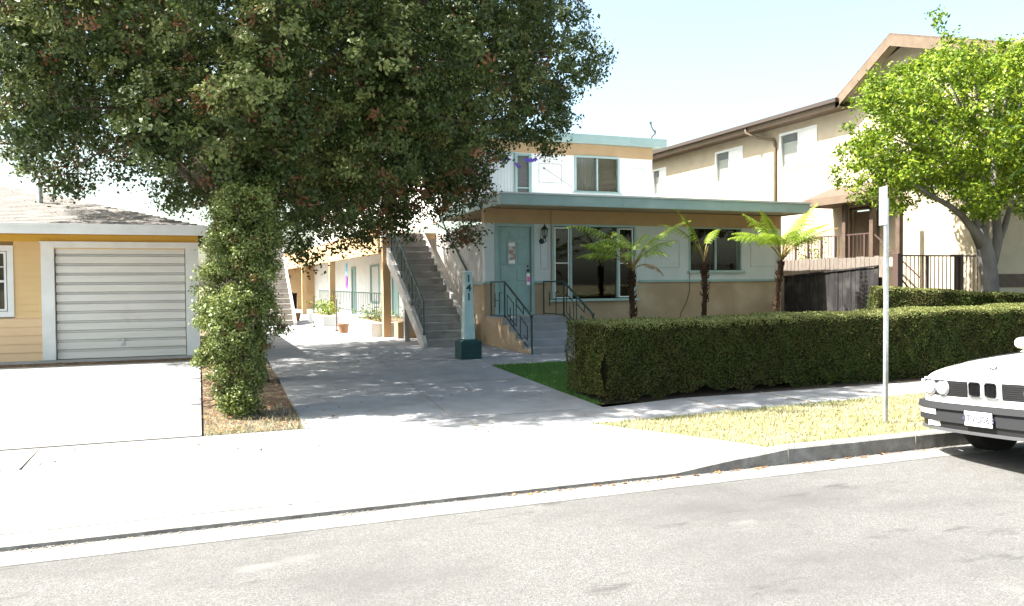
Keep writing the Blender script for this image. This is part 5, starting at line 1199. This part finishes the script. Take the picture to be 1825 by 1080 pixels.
# front mask details: everything follows the curve of the nose
def nose_box(b, y0, y1, z0, z1, f0, f1, mi=0, n=6):
    """box following the nose curve from depth f0 (front) to f1"""
    for i in range(n):
        ya, yb_ = y0+(y1-y0)*i/n, y0+(y1-y0)*(i+1)/n; xa, xb = plan(ya), plan(yb_)
        b.add([(xa+f0, ya, z0), (xb+f0, yb_, z0), (xb+f0, yb_, z1), (xa+f0, ya, z1), (xa+f1, ya, z0), (xb+f1, yb_, z0), (xb+f1, yb_, z1), (xa+f1, ya, z1)],
              [(0, 1, 2, 3), (0, 4, 5, 1), (3, 2, 6, 7)]+([(0, 3, 7, 4)] if i == 0 else [])+([(1, 5, 6, 2)] if i == n-1 else []), mi)
b = MB(); nose_box(b, -.745, .745, .535, .757, -.012, .06, n=24); mask = part(b, 'front_panel', 'carpaint', CAR)
for sg in (-1, 1):
    b = MB(); ys_ = sorted((sg*.175, sg*.735)); nose_box(b, ys_[0], ys_[1], .598, .738, -.016, -.011); gr = part(b, 'side_grille', 'carblack', mask)
    b = MB(); ys_ = sorted((sg*.18, sg*.39))
    for i in range(7): nose_box(b, ys_[0], ys_[1], .606+i*.018, .610+i*.018, -.022, -.016, n=2)
    part(b, 'slat', 'rubber', gr)
    for yc, rr_ in ((.455, .071), (.635, .071)):
        x_ = plan(yc)-.018; b = MB(); b.lathe([(rr_, x_), (rr_+.005, x_-.012), (rr_-.004, x_-.018)], (0, sg*yc, .668), 28, axis='x'); hl = part(b, 'headlight', 'chrome', CAR)
        b = MB(); b.lathe([(rr_-.006, x_-.016), (rr_*.8, x_-.026), (rr_*.45, x_-.033), (.005, x_-.036)], (0, sg*yc, .668), 28, axis='x'); part(b, 'lens', 'lens', hl, smooth=True)
    b = MB(); ys_ = sorted((sg*.742, sg*.80)); nose_box(b, ys_[0], ys_[1], .60, .735, -.018, .05, n=3); part(b, 'corner_light', 'lens', CAR)
    # kidneys
    def rr(yc, zc, w_, h_, r_, x, n=5):
        o = []
        for (cx1, cz1, a0) in ((w_/2-r_, h_/2-r_, 0), (-w_/2+r_, h_/2-r_, 90), (-w_/2+r_, -h_/2+r_, 180), (w_/2-r_, -h_/2+r_, 270)):
            for i in range(n+1): a = R(a0+90*i/n); o.append((x, yc+cx1+r_*math.cos(a), zc+cz1+r_*math.sin(a)))
        return o
    yc = sg*.082; O = rr(yc, .672, .135, .142, .03, -.014); Ou = rr(yc, .672, .135, .142, .03, -.036); I = rr(yc, .672, .115, .122, .024, -.036); Id = rr(yc, .672, .115, .122, .024, -.014); n_ = len(O)
    b = MB(); b.v = O+Ou+I+Id
    for j in range(3):
        for k in range(n_): b.f.append((j*n_+k, j*n_+(k+1) % n_, (j+1)*n_+(k+1) % n_, (j+1)*n_+k)); b.mi.append(0)
    kd = part(b, 'kidney_grille', 'chrome', CAR)
    b = MB(); b.v = rr(yc, .672, .12, .127, .026, -.0145); b.f = [tuple(range(n_))]; b.mi = [0]
    for i in range(9): y_ = yc-.05+i*.0125; b.box(-.026, -.0155, y_-.0015, y_+.0015, .615, .729)
    part(b, 'insert', 'carblack', kd)
b = MB(); b.lathe([(.032, 0), (.032, .004)], (0, 0, 0), 20); bd = b.build('badge', 'white', CAR); bd.location = (.10, 0, .858); bd.rotation_euler = (0, R(-16), 0)
for i in range(4):
    b = MB(); pts_ = [(0, 0, .0045)]+[(.022*math.cos(R(90*i+a)), .022*math.sin(R(90*i+a)), .0045) for a in range(0, 91, 15)]; b.v = pts_; b.f = [tuple(range(len(pts_)))]; b.mi = [0]
    part(b, 'badge_quarter', 'blue' if i % 2 else 'white', bd)
b = MB(); b.lathe([(.033, 0), (.033, .005), (.024, .005), (.024, .0042)], (0, 0, 0), 20); part(b, 'badge_ring', 'carblack', bd)
# bumper: plan outline swept in height
def bump(b, z0, z1, off, yl=.83, ret=.55, th=.05, mi=0, top_in=0):
    ys_ = np.linspace(-yl, yl, 25); pts = [(ret, -yl-.0)]+[(-.075+off+.15*(abs(y)/yl)**3.6, y) for y in ys_]+[(ret, yl)]
    inn = [(x+th if 0 < i < len(pts)-1 else x, y-math.copysign(th*.8, y) if abs(y) > yl*.97 else y) for i, (x, y) in enumerate(pts)]
    n_ = len(pts); v = [(x, y, z0) for x, y in pts]+[(x+top_in, y, z1) for x, y in pts]+[(x, y, z0) for x, y in inn]+[(x, y, z1) for x, y in inn]
    f = []
    for i in range(n_-1): f += [(i, i+1, n_+i+1, n_+i), (n_+i, n_+i+1, 3*n_+i+1, 3*n_+i), (i, 2*n_+i, 2*n_+i+1, i+1)]
    b.add(v, f, mi)
b = MB(); bump(b, .485, .54, -.02, top_in=.02); bump(b, .37, .483, .0, .825); bmp = part(b, 'front_bumper', 'rubber', CAR)
b = MB(); bump(b, .31, .368, .02, .80, th=.04); part(b, 'valance', 'carblack', bmp)
b = MB(); bump(b, .285, .31, -.005, .80, th=.06); part(b, 'lip', mat('grey_lip', (.07, .072, .078), .5), bmp)
for sg in (-1, 1):
    b = MB(); y0_, y1_ = (.50, .80) if sg > 0 else (-.80, -.28)
    if sg < 0: y0_, y1_ = -.80, -.50
    for i in range(6):
        ya, yb_ = y0_+(y1_-y0_)*i/6, y0_+(y1_-y0_)*(i+1)/6; q_ = lambda y: -.08+.15*(abs(y)/.825)**3.6
        b.add([(q_(ya), ya, .425), (q_(yb_), yb_, .425), (q_(yb_)-.004, yb_, .478), (q_(ya)-.004, ya, .478)], [(0, 1, 2, 3)])
    part(b, 'indicator', 'lens', bmp)
    b = MB(); y0_, y1_ = sorted((sg*.42, sg*.62)); q0 = -.06+.15*(.5/.825)**3.6
    b.box(q0+.005, q0+.03, y0_, y1_, .32, .365); part(b, 'fog_light', 'amber', bmp)
b = MB(); b.box(-.098, -.092, -.142, .142, .365, .490); pl_ = part(b, 'number_plate', 'white', CAR, bevel=.003)
b = MB(); frame_x(b, -.148, .148, .359, .496, -.096, -.088, .008); part(b, 'plate_frame', 'carblack', pl_)
tx = text('4TVU063', 'plate_number', (-.0995, 0, .425), .084, 'plateink', pl_, rot=(R(90), 0, R(-90)), ext=.001, font_w=.0015)
tx2 = text('California', 'plate_state', (-.0995, 0, .508), .026, 'red', pl_, rot=(R(90), 0, R(-90)), ext=.001) if 0 else None
for k, nm in ((.80, 'w'), (3.45, 'w')):
    for sg in (-1, 1):
        b = MB(); b.lathe([(.18, .05), (.20, .095), (.27, .10), (.295, .085), (.305, .05), (.305, -.05), (.295, -.085), (.27, -.095), (.18, -.09)], (k, sg*.70, .305), 32, axis='y'); wl = part(b, 'wheel', 'tyre', CAR, smooth=True)
        b = MB(); b.lathe([(.19, .02), (.185, .06), (.17, .03), (.06, .045), (.03, .07)], (k, 0, .305), 24, axis='y'); b.v = [(x, sg*(.70+y), z) for x, y, z in b.v]; part(b, 'rim', 'alloy', wl)
b = MB(); bump(b, .44, .56, 0, .8, .3); b.v = [(4.42-x, y, z) for x, y, z in b.v]; part(b, 'rear_bumper', 'rubber', CAR)
for sg in (-1, 1):
    b = MB(); b.box(4.36, 4.43, sg*.45, sg*.72, .68, .83); part(b, 'tail_light', 'red', CAR)
LOCAL[0] = 0
